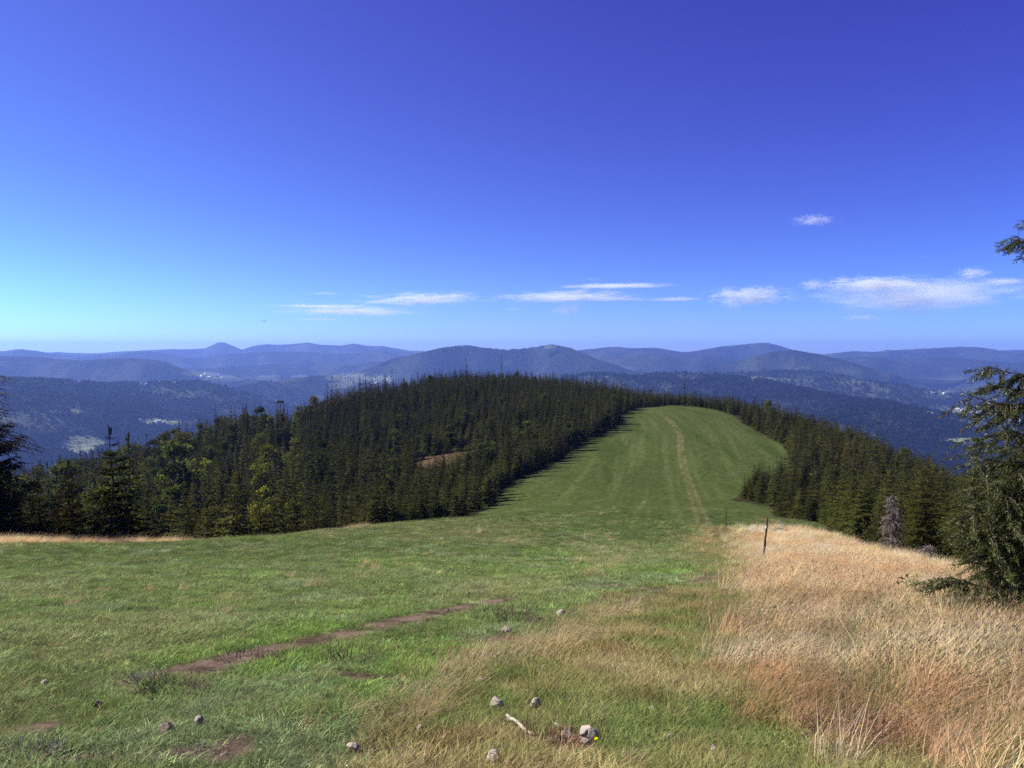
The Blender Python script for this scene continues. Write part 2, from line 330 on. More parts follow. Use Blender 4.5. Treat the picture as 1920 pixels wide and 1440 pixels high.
def grass_colour(x, y):
    """albedo of the short meadow grass as it varies over the hill"""
    x = np.asarray(x, float); y = np.asarray(y, float)
    c = np.tile(np.array([0.067, 0.092, 0.029]), x.shape + (1,))
    near = 1 - sstep(30, 90, y)
    n1 = fbm(x / 3.2, y / 4.5, 4, 71); n2 = fbm(x / 1.3, y / 2.2, 3, 73); n3 = fbm(x / 7, y / 11, 3, 75)
    c = lerp(c, (0.078, 0.138, 0.024), sstep(0.12, 0.45, n1) * 0.4 * near)
    c = lerp(c, (0.105, 0.128, 0.070), sstep(0.10, 0.45, n2) * 0.45 * near)
    c = lerp(c, (0.115, 0.118, 0.052), sstep(0.10, 0.5, n3) * 0.5)
    xt = np.interp(y, TRACK[:, 1], TRACK[:, 0]); u = x - xt
    far = sstep(50, 110, y); c = lerp(c, (0.064, 0.082, 0.024), sstep(70, 160, y) * 0.8)
    st = 0.6 * fbm(u / 0.8, y / 40, 3, 77) + 0.7 * fbm(u / 2.2, y / 70, 2, 78); st2 = fbm(u / 5 + 0.02 * y, y / 45, 3, 79)
    c = lerp(c, (0.120, 0.140, 0.050), sstep(0.0, 0.45, st) * 0.38 * far)
    c = lerp(c, (0.036, 0.060, 0.014), sstep(0.0, 0.5, -st2) * 0.6 * far)
    c = lerp(c, (0.22, 0.19, 0.10), sstep(0.30, 0.6, fbm(x / 2.2, y / 5.0, 3, 81)) * 0.3 * sstep(14, 60, y) * (1 - 0.7 * sstep(90, 160, y)))
    strip = (np.exp(-((y - np.interp(960 + F_PX * x / np.maximum(y, 1), [0, 300, 600], [46, 54, 77])) / 3.2) ** 2)) * (x < -14) * sstep(-0.25, 0.1, fbm(x / 8, y * 0, 2, 83))
    c = lerp(c, (0.30, 0.19, 0.10), strip * 0.9)
    return c, strip
def straw_colour(x, y):
    c = np.tile(np.array([0.46, 0.308, 0.164]), np.shape(x) + (1,))
    n1 = fbm(np.asarray(x) / 2.5, np.asarray(y) / 1.6, 4, 91); n2 = fbm(np.asarray(x) / 1.1, np.asarray(y) / 1.0, 3, 93)
    c = lerp(c, (0.54, 0.43, 0.275), sstep(0.0, 0.5, n1) * 0.8)
    c = lerp(c, (0.33, 0.19, 0.095), sstep(0.0, 0.5, -n1) * 0.7)
    return lerp(c, (0.15, 0.125, 0.055), sstep(0.18, 0.5, n2) * 0.6)
def ground_colour(x, y):
    dry, mixed, dirt, rut, forest = zones(x, y)
    g, strip = grass_colour(x, y); g = g * 0.92
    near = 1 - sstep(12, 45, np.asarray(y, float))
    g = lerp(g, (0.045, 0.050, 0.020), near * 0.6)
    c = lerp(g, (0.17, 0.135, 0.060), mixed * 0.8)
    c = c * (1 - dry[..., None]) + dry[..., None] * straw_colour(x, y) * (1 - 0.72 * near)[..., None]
    c = lerp(c, (0.21, 0.17, 0.09), rut * 0.6)
    c = lerp(c, (0.140, 0.098, 0.074), dirt * 0.95); c = lerp(c, (0.065, 0.045, 0.034), dirt * sstep(0.0, 0.4, fbm(np.asarray(x) / 0.35, np.asarray(y) / 0.5, 3, 97)) * 0.8)
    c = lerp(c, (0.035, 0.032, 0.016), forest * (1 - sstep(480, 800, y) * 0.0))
    q = np.hypot((np.asarray(x) - CLEAR[0]) / 11, (np.asarray(y) - CLEAR[1]) / 15) + 0.3 * fbm(np.asarray(x) / 4, np.asarray(y) / 4, 3, 95)
    return lerp(c, (0.105, 0.072, 0.042), (1 - sstep(0.75, 1.0, q)) * 0.9) * 0.8

# ------------------------------------------------------------------ the ground and the far hills
def fan(y0, y1, rows, cols, smax=1.15):
    yy = np.exp(np.linspace(math.log(y0 + 3.0), math.log(y1 + 3.0), rows)) - 3.0
    s = np.linspace(-smax, smax, cols)
    Y, S = np.meshgrid(yy, s, indexing='ij'); X = S * (Y + 3.0)
    i = np.arange(rows - 1)[:, None] * cols + np.arange(cols - 1)[None]
    F = np.stack([i, i + 1, i + cols + 1, i + cols], -1).reshape(-1, 4)
    return X, Y, F
X, Y, F = fan(-2.0, 900.0, 640, 900)
GZ = h_ground(X, Y); GX, GY = X, Y
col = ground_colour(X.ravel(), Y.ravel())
dryv = zones(X.ravel(), Y.ravel())[0]
m, t, o = new_mat('meadow_ground')
at = N(t, 'ShaderNodeAttribute', attribute_name='albedo'); tcn = N(t, 'ShaderNodeTexCoord')
f1 = noise(t, 9.0, 6, tcn.outputs['Object'], 0.7); f2 = noise(t, 1.1, 6, tcn.outputs['Object'], 0.7)
c = mixc(t, at.outputs['Color'], ramp(t, f1, [(0.3, (0.55, 0.55, 0.55)), (0.7, (1.45, 1.45, 1.45))]), 1.0, 'MULTIPLY')
c = mixc(t, c, ramp(t, f2, [(0.34, (0.55, 0.55, 0.55)), (0.66, (1.45, 1.45, 1.45))]), 1.0, 'MULTIPLY')
d = N(t, 'ShaderNodeBsdfDiffuse'); t.links.new(c, d.inputs[0])
b = N(t, 'ShaderNodeBump'); b.inputs['Strength'].default_value = 0.8; b.inputs['Distance'].default_value = 0.12
t.links.new(f2, b.inputs['Height']); t.links.new(b.outputs[0], d.inputs['Normal']); t.links.new(d.outputs[0], o.inputs[0])
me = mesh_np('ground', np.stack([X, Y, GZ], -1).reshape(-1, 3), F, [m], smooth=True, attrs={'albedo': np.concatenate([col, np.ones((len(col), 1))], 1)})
tag(link('ground', me), kind='structure')

X, Y, F = fan(896.0, 11600.0 * FS, 740, 1000)
HZ = h_base(X, Y); HX, HY = X, Y
HPX, HPY = project(X, Y, HZ)
PATCH = [(152, 832, 36, 11, 1), (160, 848, 24, 4, .8), (105, 771, 16, 3, 1), (141, 772, 11, 4, 1), (285, 790, 26, 5, .9), (325, 793, 18, 4, .8), (20, 780, 70, 22, .35), (60, 790, 60, 16, .3), (330, 740, 90, 12, .25), (145, 718, 14, 2, .9), (270, 720, 14, 3, .8),
         (1800, 826, 46, 9, 1), (1850, 824, 30, 7, 1), (1765, 828, 14, 4, 1), (1790, 772, 60, 3, .8), (1860, 790, 70, 18, .35), (1750, 740, 25, 8, .5), (1900, 730, 30, 5, .5), (1770, 735, 14, 4, .5), (1450, 712, 60, 4, .4), (1600, 718, 50, 4, .4), (1430, 710, 30, 3, .5),
         (1500, 690, 14, 2, .4), (370, 700, 30, 5, .6), (400, 706, 40, 4, .6), (430, 712, 20, 3, .8), (510, 706, 22, 2, .7), (560, 706, 30, 3, .5), (660, 708, 40, 8, .55), (700, 712, 30, 8, .6), (640, 722, 30, 5, .4), (840, 693, 16, 4, .5), (900, 646, 10, 2, .7), (870, 648, 14, 2, .6), (1030, 650, 10, 2, .5), (950, 680, 12, 3, .4)]
open_ = np.zeros(X.shape); nz = fbm(X / FS / 160, Y / FS / 160, 4, 101)
for a, b_, ra, rb, s_ in PATCH:
    q = np.hypot((HPX - a) / ra, (HPY - b_) / rb) + 0.9 * nz + 0.5 * fbm(X / FS / 60, Y / FS / 90, 3, 109); open_ = np.maximum(open_, s_ * (1 - sstep(0.7, 1.0, q)))
low = 1 - sstep(-300, -230, HZ / FS)
open_ = np.maximum(open_, low * sstep(3000, 4200, Y / FS) * 0.75 * sstep(0.16, 0.42, fbm(X / 420, Y / 420, 4, 103)))
open_ = np.maximum(open_, 0.15 * sstep(0.34, 0.5, fbm(X / 700, Y / 700, 4, 105)))
FAR_FOREST = np.array([0.010, 0.012, 0.010]); FAR_OPEN = np.array([0.135, 0.155, 0.080])
col = lerp(np.tile(FAR_FOREST, X.shape + (1,)), (0.026, 0.030, 0.020), sstep(-0.15, 0.35, fbm(X / 300, Y / 420, 5, 107)))
col = lerp(col, FAR_OPEN, open_)
m, t, o = new_mat('far_forest_hills')
at = N(t, 'ShaderNodeAttribute', attribute_name='albedo'); tcn = N(t, 'ShaderNodeTexCoord')
f1 = noise(t, 0.05, 6, tcn.outputs['Object'], 0.75); f2 = noise(t, 0.008, 5, tcn.outputs['Object'], 0.7)
c = mixc(t, at.outputs['Color'], ramp(t, f1, [(0.36, (0.25, 0.25, 0.25)), (0.64, (1.9, 1.9, 1.9))]), 1.0, 'MULTIPLY')
c = mixc(t, c, ramp(t, f2, [(0.32, (0.75, 0.75, 0.75)), (0.68, (1.3, 1.3, 1.3))]), 1.0, 'MULTIPLY')
d = N(t, 'ShaderNodeBsdfDiffuse'); t.links.new(c, d.inputs[0])
b = N(t, 'ShaderNodeBump'); b.inputs['Strength'].default_value = 0.7; b.inputs['Distance'].default_value = 14.0
t.links.new(f1, b.inputs['Height']); t.links.new(b.outputs[0], d.inputs['Normal']); t.links.new(d.outputs[0], o.inputs[0])
V = np.stack([X, Y, HZ], -1); V[0, :, 2] = h_ground(X[0], Y[0]) - 0.4
me = mesh_np('hills', V.reshape(-1, 3), F, [m], smooth=True, attrs={'albedo': np.concatenate([col.reshape(-1, 3), np.ones((col.size // 3, 1))], 1)})
tag(link('hills', me), kind='structure')
# ------------------------------------------------------------------ trees
def spruce_parts(seed, h, r, whorls, nbr, steps, twig=0.42, rag=0.0, bare=0.0, droop=0.25, wfac=0.42):
    """crown of twig leaves and trunk with limbs; returns (V, F) for crown, (V, F) for wood"""
    rg = np.random.default_rng(seed); Pt, D, L, W = [], [], [], []; wood = []
    for i in range(whorls):
        t = bare + (1 - bare) * (i + rg.uniform(-.3, .3)) / whorls; t = min(max(t, 0.015), 0.985)
        q = (t - bare * 0.9) / (1 - bare * 0.9)
        base = r * (1 - q) ** 0.8 * (0.75 + 0.25 * min(1, q * 8)) * rg.uniform(0.72, 1.15)
        for k in range(max(3, int(round(nbr * (0.55 + 0.45 * (1 - q)))))):
            if rag and rg.random() < rag: continue
            a = 2 * math.pi * (k + rg.random() * 0.9) / nbr + i * 2.4; ln = base * rg.uniform(0.62, 1.12) + 0.06 * r
            dv = np.array([math.cos(a), math.sin(a), 0]); rise = 0.75 * q - 0.12 + rg.normal(0, .08)
            n = max(2, int(round(steps * (0.4 + 0.6 * ln / r))))
            pts = []
            for j in range(n + 1):
                s_ = (j + 0.3) / (n + 0.3)
                pts.append(np.array([0, 0, t * h]) + dv * ln * s_ + np.array([0, 0, ln * (rise * s_ - droop * s_ * s_ * (1.3 - q))]))
            for j, p in enumerate(pts):
                s_ = (j + 0.3) / (n + 0.3); tl = twig * ln * (1.05 - 0.55 * s_) * rg.uniform(0.7, 1.2) + 0.03 * r
                sv = np.array([-dv[1], dv[0], 0])
                for sd in ((1, -1) if j < n else (0,)):
                    dd = dv * rg.uniform(0.5, 1.0) + sv * sd * rg.uniform(0.5, 1.1) + np.array([0, 0, rg.normal(-0.15 - droop * 0.6, 0.2)])
                    Pt.append(p); D.append(dd); L.append(tl); W.append(tl * wfac * rg.uniform(0.8, 1.3))
            if rag or bare: wood.append(tube([pts[0] * [0, 0, 1], pts[len(pts) // 2], pts[-1]], [0.018 * r + .01, 0.012 * r + .006, 0.004], 4))
    for k in range(7):
        Pt.append(np.array([0, 0, h * (0.93 + 0.01 * k)])); a = k * 2.1; D.append(np.array([math.cos(a) * .25, math.sin(a) * .25, 1])); L.append(h * 0.06); W.append(h * 0.012)
    crown = blades(np.array(Pt), np.array(D), L, W, rg)
    tz = np.linspace(-0.3, h * 0.97, 7); tr = (0.014 * h + 0.03) * (1 - np.linspace(0, 0.95, 7))
    tr_ = tube(np.stack([0.01 * h * np.sin(tz * 1.3 + seed), 0 * tz, tz], 1), tr, 7)
    wood = [tr_] + wood; V, F, _ = join(wood)
    return crown, (V, F)
def broad_parts(seed, h, r, lobes, leaves, size):
    rg = np.random.default_rng(seed); wood = []; Pt, D = [], []
    tz = np.array([-0.3, h * 0.25, h * 0.5, h * 0.8]); wood.append(tube(np.stack([rg.normal(0, .1, 4), rg.normal(0, .1, 4), tz], 1), [0.02 * h, 0.016 * h, 0.01 * h, 0.004 * h], 6))
    for k in range(lobes):
        z = h * rg.uniform(0.28, 0.95); a = rg.uniform(0, 2 * math.pi); rr = r * math.sqrt(max(0.05, 1 - ((z / h - 0.5) / 0.55) ** 2)) * rg.uniform(0.25, 0.85)
        c = np.array([math.cos(a) * rr, math.sin(a) * rr, z]); lr = r * rg.uniform(0.28, 0.5)
        wood.append(tube([(0, 0, z * 0.6), c * [.6, .6, .9], c], [0.008 * h, 0.005 * h, 0.002 * h], 4))
        v = rg.normal(0, 1, (leaves, 3)); v /= np.linalg.norm(v, axis=1)[:, None]
        Pt.append(c + v * lr * rg.uniform(0.45, 1.05, (leaves, 1)) * [1, 1, 0.8]); D.append(v * .6 + rg.normal(0, .6, (leaves, 3)) + [0, 0, -.25])
    Pt = np.concatenate(Pt); D = np.concatenate(D)
    crown = blades(Pt, D, rg.uniform(.7, 1.3, len(Pt)) * size, rg.uniform(.5, .9, len(Pt)) * size, rg, 1.2)
    V, F, _ = join(wood); return crown, (V, F)
def fused(name, crown, wood, m_leaf):
    V, F, M = join([crown, wood]); return mesh_np(name, V, F, [m_leaf, M_BARK], M)
# kinds: unit trees, scaled where they stand.  (mesh of the whole, nominal height)
KINDS = {}
def kind(key, parts, h, m_leaf):
    KINDS[key] = dict(crown=mesh_np(key + '_crown', *parts[0], [m_leaf]), trunk=mesh_np(key + '_trunk', *parts[1], [M_BARK]), whole=fused(key, *parts, m_leaf), h=h)
for i in range(4): kind('young_%d' % i, spruce_parts(10 + i, 8.0, (1.75, 2.1, 1.55, 1.95)[i], (20, 18, 21, 16)[i], 8, 6), 8.0, M_NEEDLE)
for i in range(3): kind('tall_%d' % i, spruce_parts(20 + i, 14.0, (2.1, 2.5, 1.8)[i], 30, 8, 6, rag=(0.1, 0.2, 0.3)[i], bare=0.06, droop=0.4), 14.0, M_NEEDLE)
for i in range(3): kind('ragged_%d' % i, spruce_parts(30 + i, 12.0, (1.7, 1.3, 1.1)[i], (22, 18, 15)[i], 6, 4, rag=(0.35, 0.5, 0.55)[i], bare=(0.18, 0.3, 0.55)[i], droop=0.3), 12.0, M_NEEDLE)
for i in range(4): kind('broad_%d' % i, broad_parts(40 + i, 10.0, (2.6, 2.1, 3.0, 1.8)[i], (16, 14, 20, 13)[i], 120, 0.42), 10.0, M_BROAD)
for i in range(3): kind('edge_%d' % i, spruce_parts(50 + i, 7.0, (1.7, 1.9, 1.5)[i], (30, 32, 34)[i], 11, 10, twig=0.32, wfac=0.26), 7.0, M_NEEDLE)

HT = np.array([(-300, 60, 9), (-100, 60, 9), (150, 60, 8.5), (300, 75, 7.5), (500, 100, 7.5), (700, 130, 6.5), (900, 130, 5.8), (300, 170, 14), (500, 200, 13), (100, 250, 14), (400, 320, 12), (600, 345, 9), (800, 420, 7.5), (900, 260, 8), (950, 330, 7), (950, 430, 6.6),
               (1050, 240, 8), (1150, 300, 8.5), (1150, 390, 6.5), (1280, 350, 6.5), (1400, 300, 7), (1480, 225, 8.5), (1500, 300, 6.5), (1600, 260, 6.2), (1600, 150, 6.8), (1500, 92, 6.0), (1390, 135, 4.6), (1440, 130, 5.0), (1580, 70, 6.8), (1700, 55, 6.2), (1800, 45, 5.2), (1700, 220, 6), (1900, 130, 6.5), (1900, 45, 5.0), (2200, 30, 5)], float)
def tree_height(x, y):
    px = 960 + F_PX * x / y; d2 = ((px[:, None] - HT[:, 0]) / 120) ** 2 + (np.log(y[:, None] / HT[:, 1]) / 0.25) ** 2
    wt = 1 / (d2 + 0.15) ** 2; return (wt * HT[:, 2]).sum(1) / wt.sum(1)
sp_ = 2.25
gx, gy = np.meshgrid(np.arange(-470, 480, sp_), np.arange(18, 560, sp_)); tx = gx.ravel() + rng.uniform(-1, 1, gx.size); ty = gy.ravel() + rng.uniform(-1, 1, gx.size)
tpx = 960 + F_PX * tx / ty
k = (tpx > -420) & (tpx < 2300) & ~inside(MEADOW, tx, ty); tx, ty, tpx = tx[k], ty[k], tpx[k]
edge = np.full(len(tx), 1e9)
for (a, b_), (c_, d_) in zip(MEADOW[:-3], MEADOW[1:-2]): edge = np.minimum(edge, dist_line([(a, b_), (c_, d_)], tx, ty))
thin = np.where(edge < 5, 0.95, 0.40 + 0.42 * fbm(tx / 14, ty / 14, 3, 111)); thin = np.where((tpx < 560) & (ty > 140), thin * 0.5, thin); thin = np.where((ty > 300) & (tpx > 560), 0.72 + 0.25 * fbm(tx / 18, ty / 18, 3, 112), thin); thin = np.where((ty < 110) & (tpx < 700), 0.42, thin)
q = np.hypot((tx - CLEAR[0]) / 10, (ty - CLEAR[1]) / 13) + 0.3 * fbm(tx / 4, ty / 4, 3, 113)
front = (np.abs(tx - CLEAR[0] * (ty / CLEAR[1])) < 9) & (ty < CLEAR[1]) & (ty > CLEAR[1] - 38)
thin = np.where(front, thin * 0.35, thin)
k = (rng.random(len(tx)) < thin) & (q > 0.95) & (edge > 0.9); tx, ty, tpx, edge, front = tx[k], ty[k], tpx[k], edge[k], front[k]
tz = h_ground(tx, ty); th = tree_height(tx, ty) * rng.uniform(0.55, 1.2, len(tx)); th = np.where(rng.random(len(tx)) < 0.05, th * 1.25, th)
th = np.where(front, th * 0.72, th); th = np.where((ty > 300) & (tpx > 560), np.maximum(th, tree_height(tx, ty) * .82), th); th = th * (1 + 0.28 * sstep(330, 390, ty) * sstep(560, 680, tpx) * (1 - sstep(1120, 1230, tpx)))
leftness = sstep(760, 300, tpx) if False else 1 - sstep(300, 760, tpx)
pb = 0.03 + 0.26 * leftness * sstep(-0.1, 0.4, fbm(tx / 22, ty / 30, 3, 115)) * (edge > 6); pb = np.where((ty > 330) & (tpx > 600), 0.01, pb); pb = np.where(tpx > 1330, 0.015, pb)
isb = rng.random(len(tx)) < pb
tall = (~isb) & (rng.random(len(tx)) < np.where((tpx < 560) & (ty > 140), 0.4, 0.03))
th = np.where(isb, th * 1.02, th)
# tint: every tree a little different, some yellowish, some brown
tn = np.tile([1.0, 1.0, 1.0], (len(tx), 1)) * rng.uniform(0.5, 1.6, (len(tx), 1)); g_ = fbm(tx / 30, ty / 40, 3, 117)
tn = tn * np.stack([1 + 0.25 * np.clip(g_, 0, 1) + rng.uniform(-.08, .12, len(tx)), 1 + 0.12 * np.clip(g_, 0, 1), np.ones(len(tx))], 1)
tn = np.where(((tpx < 560) & (ty > 110))[:, None], tn * [1.45, 1.4, 1.15], tn); tn = np.where(((tpx < 230) & (ty < 105))[:, None], tn * .42, tn); brown = (~isb) & (rng.random(len(tx)) < 0.02); tn[brown] *= [1.25, 0.92, 1.0]  # close trees at far left: backlit shade put into the tint
bt = rng.random(len(tx)); tn[isb] *= np.stack([0.9 + 0.5 * bt[isb], 0.95 + 0.45 * bt[isb], 1.0 + 0 * bt[isb]], 1)
isb &= ~((ty < 115) & (rng.random(len(tx)) < .7)); pale = isb & (ty > 130) & (rng.random(len(tx)) < 0.08); tn[pale] *= [1.7, 1.5, 1.2]
edgek = (~isb) & (ty < 150) & (tpx > 1350) & (edge < 14)
kk = np.where(isb, rng.integers(0, 4, len(tx)), np.where(tall, rng.integers(0, 3, len(tx)), np.where(edgek, rng.integers(0, 3, len(tx)), rng.integers(0, 4, len(tx)))))
key = np.array([('broad_%d' if b_ else 'tall_%d' if a else 'edge_%d' if e else 'young_%d') % i for b_, a, e, i in zip(isb, tall, edgek, kk)])
nomh = np.array([KINDS[q_]['h'] for q_ in key]); sc = th / nomh; fat = sc * rng.uniform(0.85, 1.45, len(tx)) * np.where((ty > 300) & (tpx > 560), .72, 1) * np.where(isb, 1, np.clip(7 / th, 0.8, 1.25)); rz = rng.uniform(0, 6.28, len(tx))
# which of them show largest: walk from near to far over a coarse picture
CW, CH = 480, 360
mask = np.zeros((CH, CW), bool); score = np.zeros(len(tx))
gpx, gpy = project(GX, GY, GZ); ok = GY > 2
gc = np.clip((gpx / 4).astype(int), 0, CW - 1)
gm = np.argsort(GY[:, 0]); hor = np.full(CW, 1e9); gi = 0; gyv = GY[:, 0]
for i in np.argsort(ty):
    while gi < len(gyv) and gyv[gi] < ty[i] - 1:
        if gyv[gi] > 2:
            inx = (gpx[gi] >= 0) & (gpx[gi] < 1920); np.minimum.at(hor, gc[gi][inx], gpy[gi][inx])
        gi += 1
    x0_, yt = project(tx[i], ty[i], tz[i] + th[i]); _, yb = project(tx[i], ty[i], tz[i])
    rp = 1.75 * fat[i] * (nomh[i] / 8) * F_PX / ty[i] * (1.3 if isb[i] else 1)
    r0, r1 = int(max(0, yt / 4)), int(min(CH - 1, yb / 4))
    for rr in range(r0, r1 + 1):
        f_ = 0.15 + 0.85 * (rr * 4 - yt) / max(yb - yt, 1)
        if isb[i]: f_ = 0.9
        c0, c1 = int(round((x0_ - rp * f_) / 4)), int(round((x0_ + rp * f_) / 4)) + 1
        c0, c1 = max(c0, 0), min(c1, CW)
        if c1 <= c0: continue
        vis = (rr * 4 < hor[c0:c1]) & ~mask[rr, c0:c1]
        score[i] += vis.sum(); mask[rr, c0:c1] |= vis
order = np.argsort(-score)
con = [i for i in order if not isb[i] and score[i] > 2][:285]; bro = [i for i in order if isb[i] and score[i] > 2][:120]
print('trees', len(tx), 'conifers shown', len(con), score[con[-1]], 'broad shown', len(bro), score[bro[-1]])
def place_tree(key, name, x, y, z, h, fat_, rot, label, cat, group, tint=(1, 1, 1), parts=False, lean=(0, 0)):
    K = KINDS[key]; s_ = h / K['h']
    if parts:
        o_ = link(name, None); kids = [link('trunk', K['trunk'], o_), link('crown', K['crown'], o_)]
    else:
        o_ = link(name, K['whole']); kids = []
    o_.location = (x, y, z - 0.05); o_.rotation_euler = (lean[0], lean[1], rot); o_.scale = (fat_, fat_, s_)
    for q_ in [o_] + kids: q_['tint'] = [float(v) for v in tint]
    return tag(o_, label, cat, group)
def zone_of(i):
    p, d = tpx[i], ty[i]
    tone = 'brown-tinged' if brown[i] else 'pale green' if tn[i][1] > 1.25 else 'dark green' if tn[i][1] > 0.85 else 'almost black'
    size = 'tall' if th[i] > 9.5 else 'mid-height' if th[i] > 6.8 else 'low'
    if p > 1345 and d < 100 and edge[i] < 8: return f'{size} {tone} spruce standing against the straw-coloured field by the big spruce', 'spruces along the straw-coloured field'
    if p > 1345 and d < 165: return f'{size} {tone} spruce in the clump jutting into the green meadow', 'spruces of the clump on the meadow'
    if p > 1230 and d > 230 and edge[i] < 16: return f'{size} {tone} spruce at the head of the meadow where the track ends', 'spruces round the head of the meadow'
    if p > 1230: return f'{size} {tone} spruce on the slope falling to the village valley', 'spruces on the slope above the village valley'
    if edge[i] < 10 and d > 100: return f'{size} {tone} spruce casting its shadow on the long meadow edge', 'spruces along the shaded meadow edge'
    if edge[i] < 30 and d < 110: return f'{size} {tone} spruce rising just behind the brow of the near grass', 'spruces behind the brow of the near grass'
    if p < 560: return f'{size} {tone} spruce among leafy trees on the shaded hillside', 'spruces of the shaded hillside'
    if d > 370: return f'{size} {tone} spruce on the rounded hilltop under the skyline', 'spruces of the hilltop plantation'
    return f'{size} {tone} spruce in the dense wood around the brown clearing', 'spruces of the wood round the clearing'
for i in con:
    lb, gr = zone_of(i)
    near_ = ty[i] < 150 and edge[i] < 14
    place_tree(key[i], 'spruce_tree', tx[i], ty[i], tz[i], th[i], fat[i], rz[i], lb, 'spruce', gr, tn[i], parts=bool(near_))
for i in bro:
    tone = 'pale yellow-green' if pale[i] else 'olive green' if bt[i] > 0.5 else 'dark green'
    lb, gr = ((f'{tone} leafy tree among spruces on the shaded hillside', 'leafy trees of the shaded hillside') if tpx[i] < 560 else
              (f'{tone} leafy tree in the spruce wood below the hilltop', 'leafy trees of the hilltop wood') if tpx[i] < 1230 else
              (f'{tone} leafy tree beside the spruces past the meadow', 'leafy trees past the meadow'))
    place_tree(key[i], 'leafy_tree', tx[i], ty[i], tz[i], th[i], fat[i], rz[i], lb, 'tree', gr, tn[i])

# instancer for what nobody could count
def scatter(name, pts, rot, scl, idx, tint, protos, label=None):
    coll = bpy.data.collections.new(name + '_kinds')
    for i, p_ in enumerate(protos): coll.objects.link(bpy.data.objects.new('%s_kind_%03d' % (name, i), p_))
    me = bpy.data.meshes.new(name); me.vertices.add(len(pts)); me.vertices.foreach_set('co', np.asarray(pts, np.float32).ravel())
    for an, ty_, arr, ch in (('rot', 'FLOAT_VECTOR', rot, 'vector'), ('scl', 'FLOAT_VECTOR', scl, 'vector'), ('tint', 'FLOAT_COLOR', np.concatenate([tint, np.ones((len(tint), 1))], 1), 'color')):
        a = me.attributes.new(an, ty_, 'POINT'); a.data.foreach_set(ch, np.asarray(arr, np.float32).ravel())
    a = me.attributes.new('idx', 'INT', 'POINT'); a.data.foreach_set('value', np.asarray(idx, np.int32))
    o_ = link(name, me); md = o_.modifiers.new('spread', 'NODES')
    g = bpy.data.node_groups.new(name + '_spread', 'GeometryNodeTree')
    g.interface.new_socket('Geometry', in_out='INPUT', socket_type='NodeSocketGeometry'); g.interface.new_socket('Geometry', in_out='OUTPUT', socket_type='NodeSocketGeometry')
    gi_, go = g.nodes.new('NodeGroupInput'), g.nodes.new('NodeGroupOutput')
    ip = g.nodes.new('GeometryNodeInstanceOnPoints'); ci = g.nodes.new('GeometryNodeCollectionInfo'); ci.inputs[0].default_value = coll; ci.inputs[1].default_value = True; ci.inputs[2].default_value = True
    def attr(n_, ty_):
        q_ = g.nodes.new('GeometryNodeInputNamedAttribute'); q_.data_type = ty_; q_.inputs[0].default_value = n_; return q_.outputs[0]
    er = g.nodes.new('FunctionNodeEulerToRotation')
    L_ = g.links.new
    L_(gi_.outputs[0], ip.inputs['Points']); L_(ci.outputs[0], ip.inputs['Instance']); ip.inputs['Pick Instance'].default_value = True
    L_(attr('idx', 'INT'), ip.inputs['Instance Index']); L_(attr('rot', 'FLOAT_VECTOR'), er.inputs[0]); L_(er.outputs[0], ip.inputs['Rotation']); L_(attr('scl', 'FLOAT_VECTOR'), ip.inputs['Scale'])
    L_(ip.outputs[0], go.inputs[0]); md.node_group = g
    return tag(o_, label, None, None, 'stuff')
used = set(con) | set(bro); rest = np.array([i for i in range(len(tx)) if i not in used])
names = sorted(set(key)); kid = {n_: j for j, n_ in enumerate(names)}
scatter('forest', np.stack([tx, ty, tz - 0.05], 1)[rest], np.stack([0 * rz, 0 * rz, rz], 1)[rest], np.stack([fat, fat, sc], 1)[rest], np.array([kid[key[i]] for i in rest]), tn[rest], [KINDS[n_]['whole'] for n_ in names], 'dark spruce wood covering the hill')

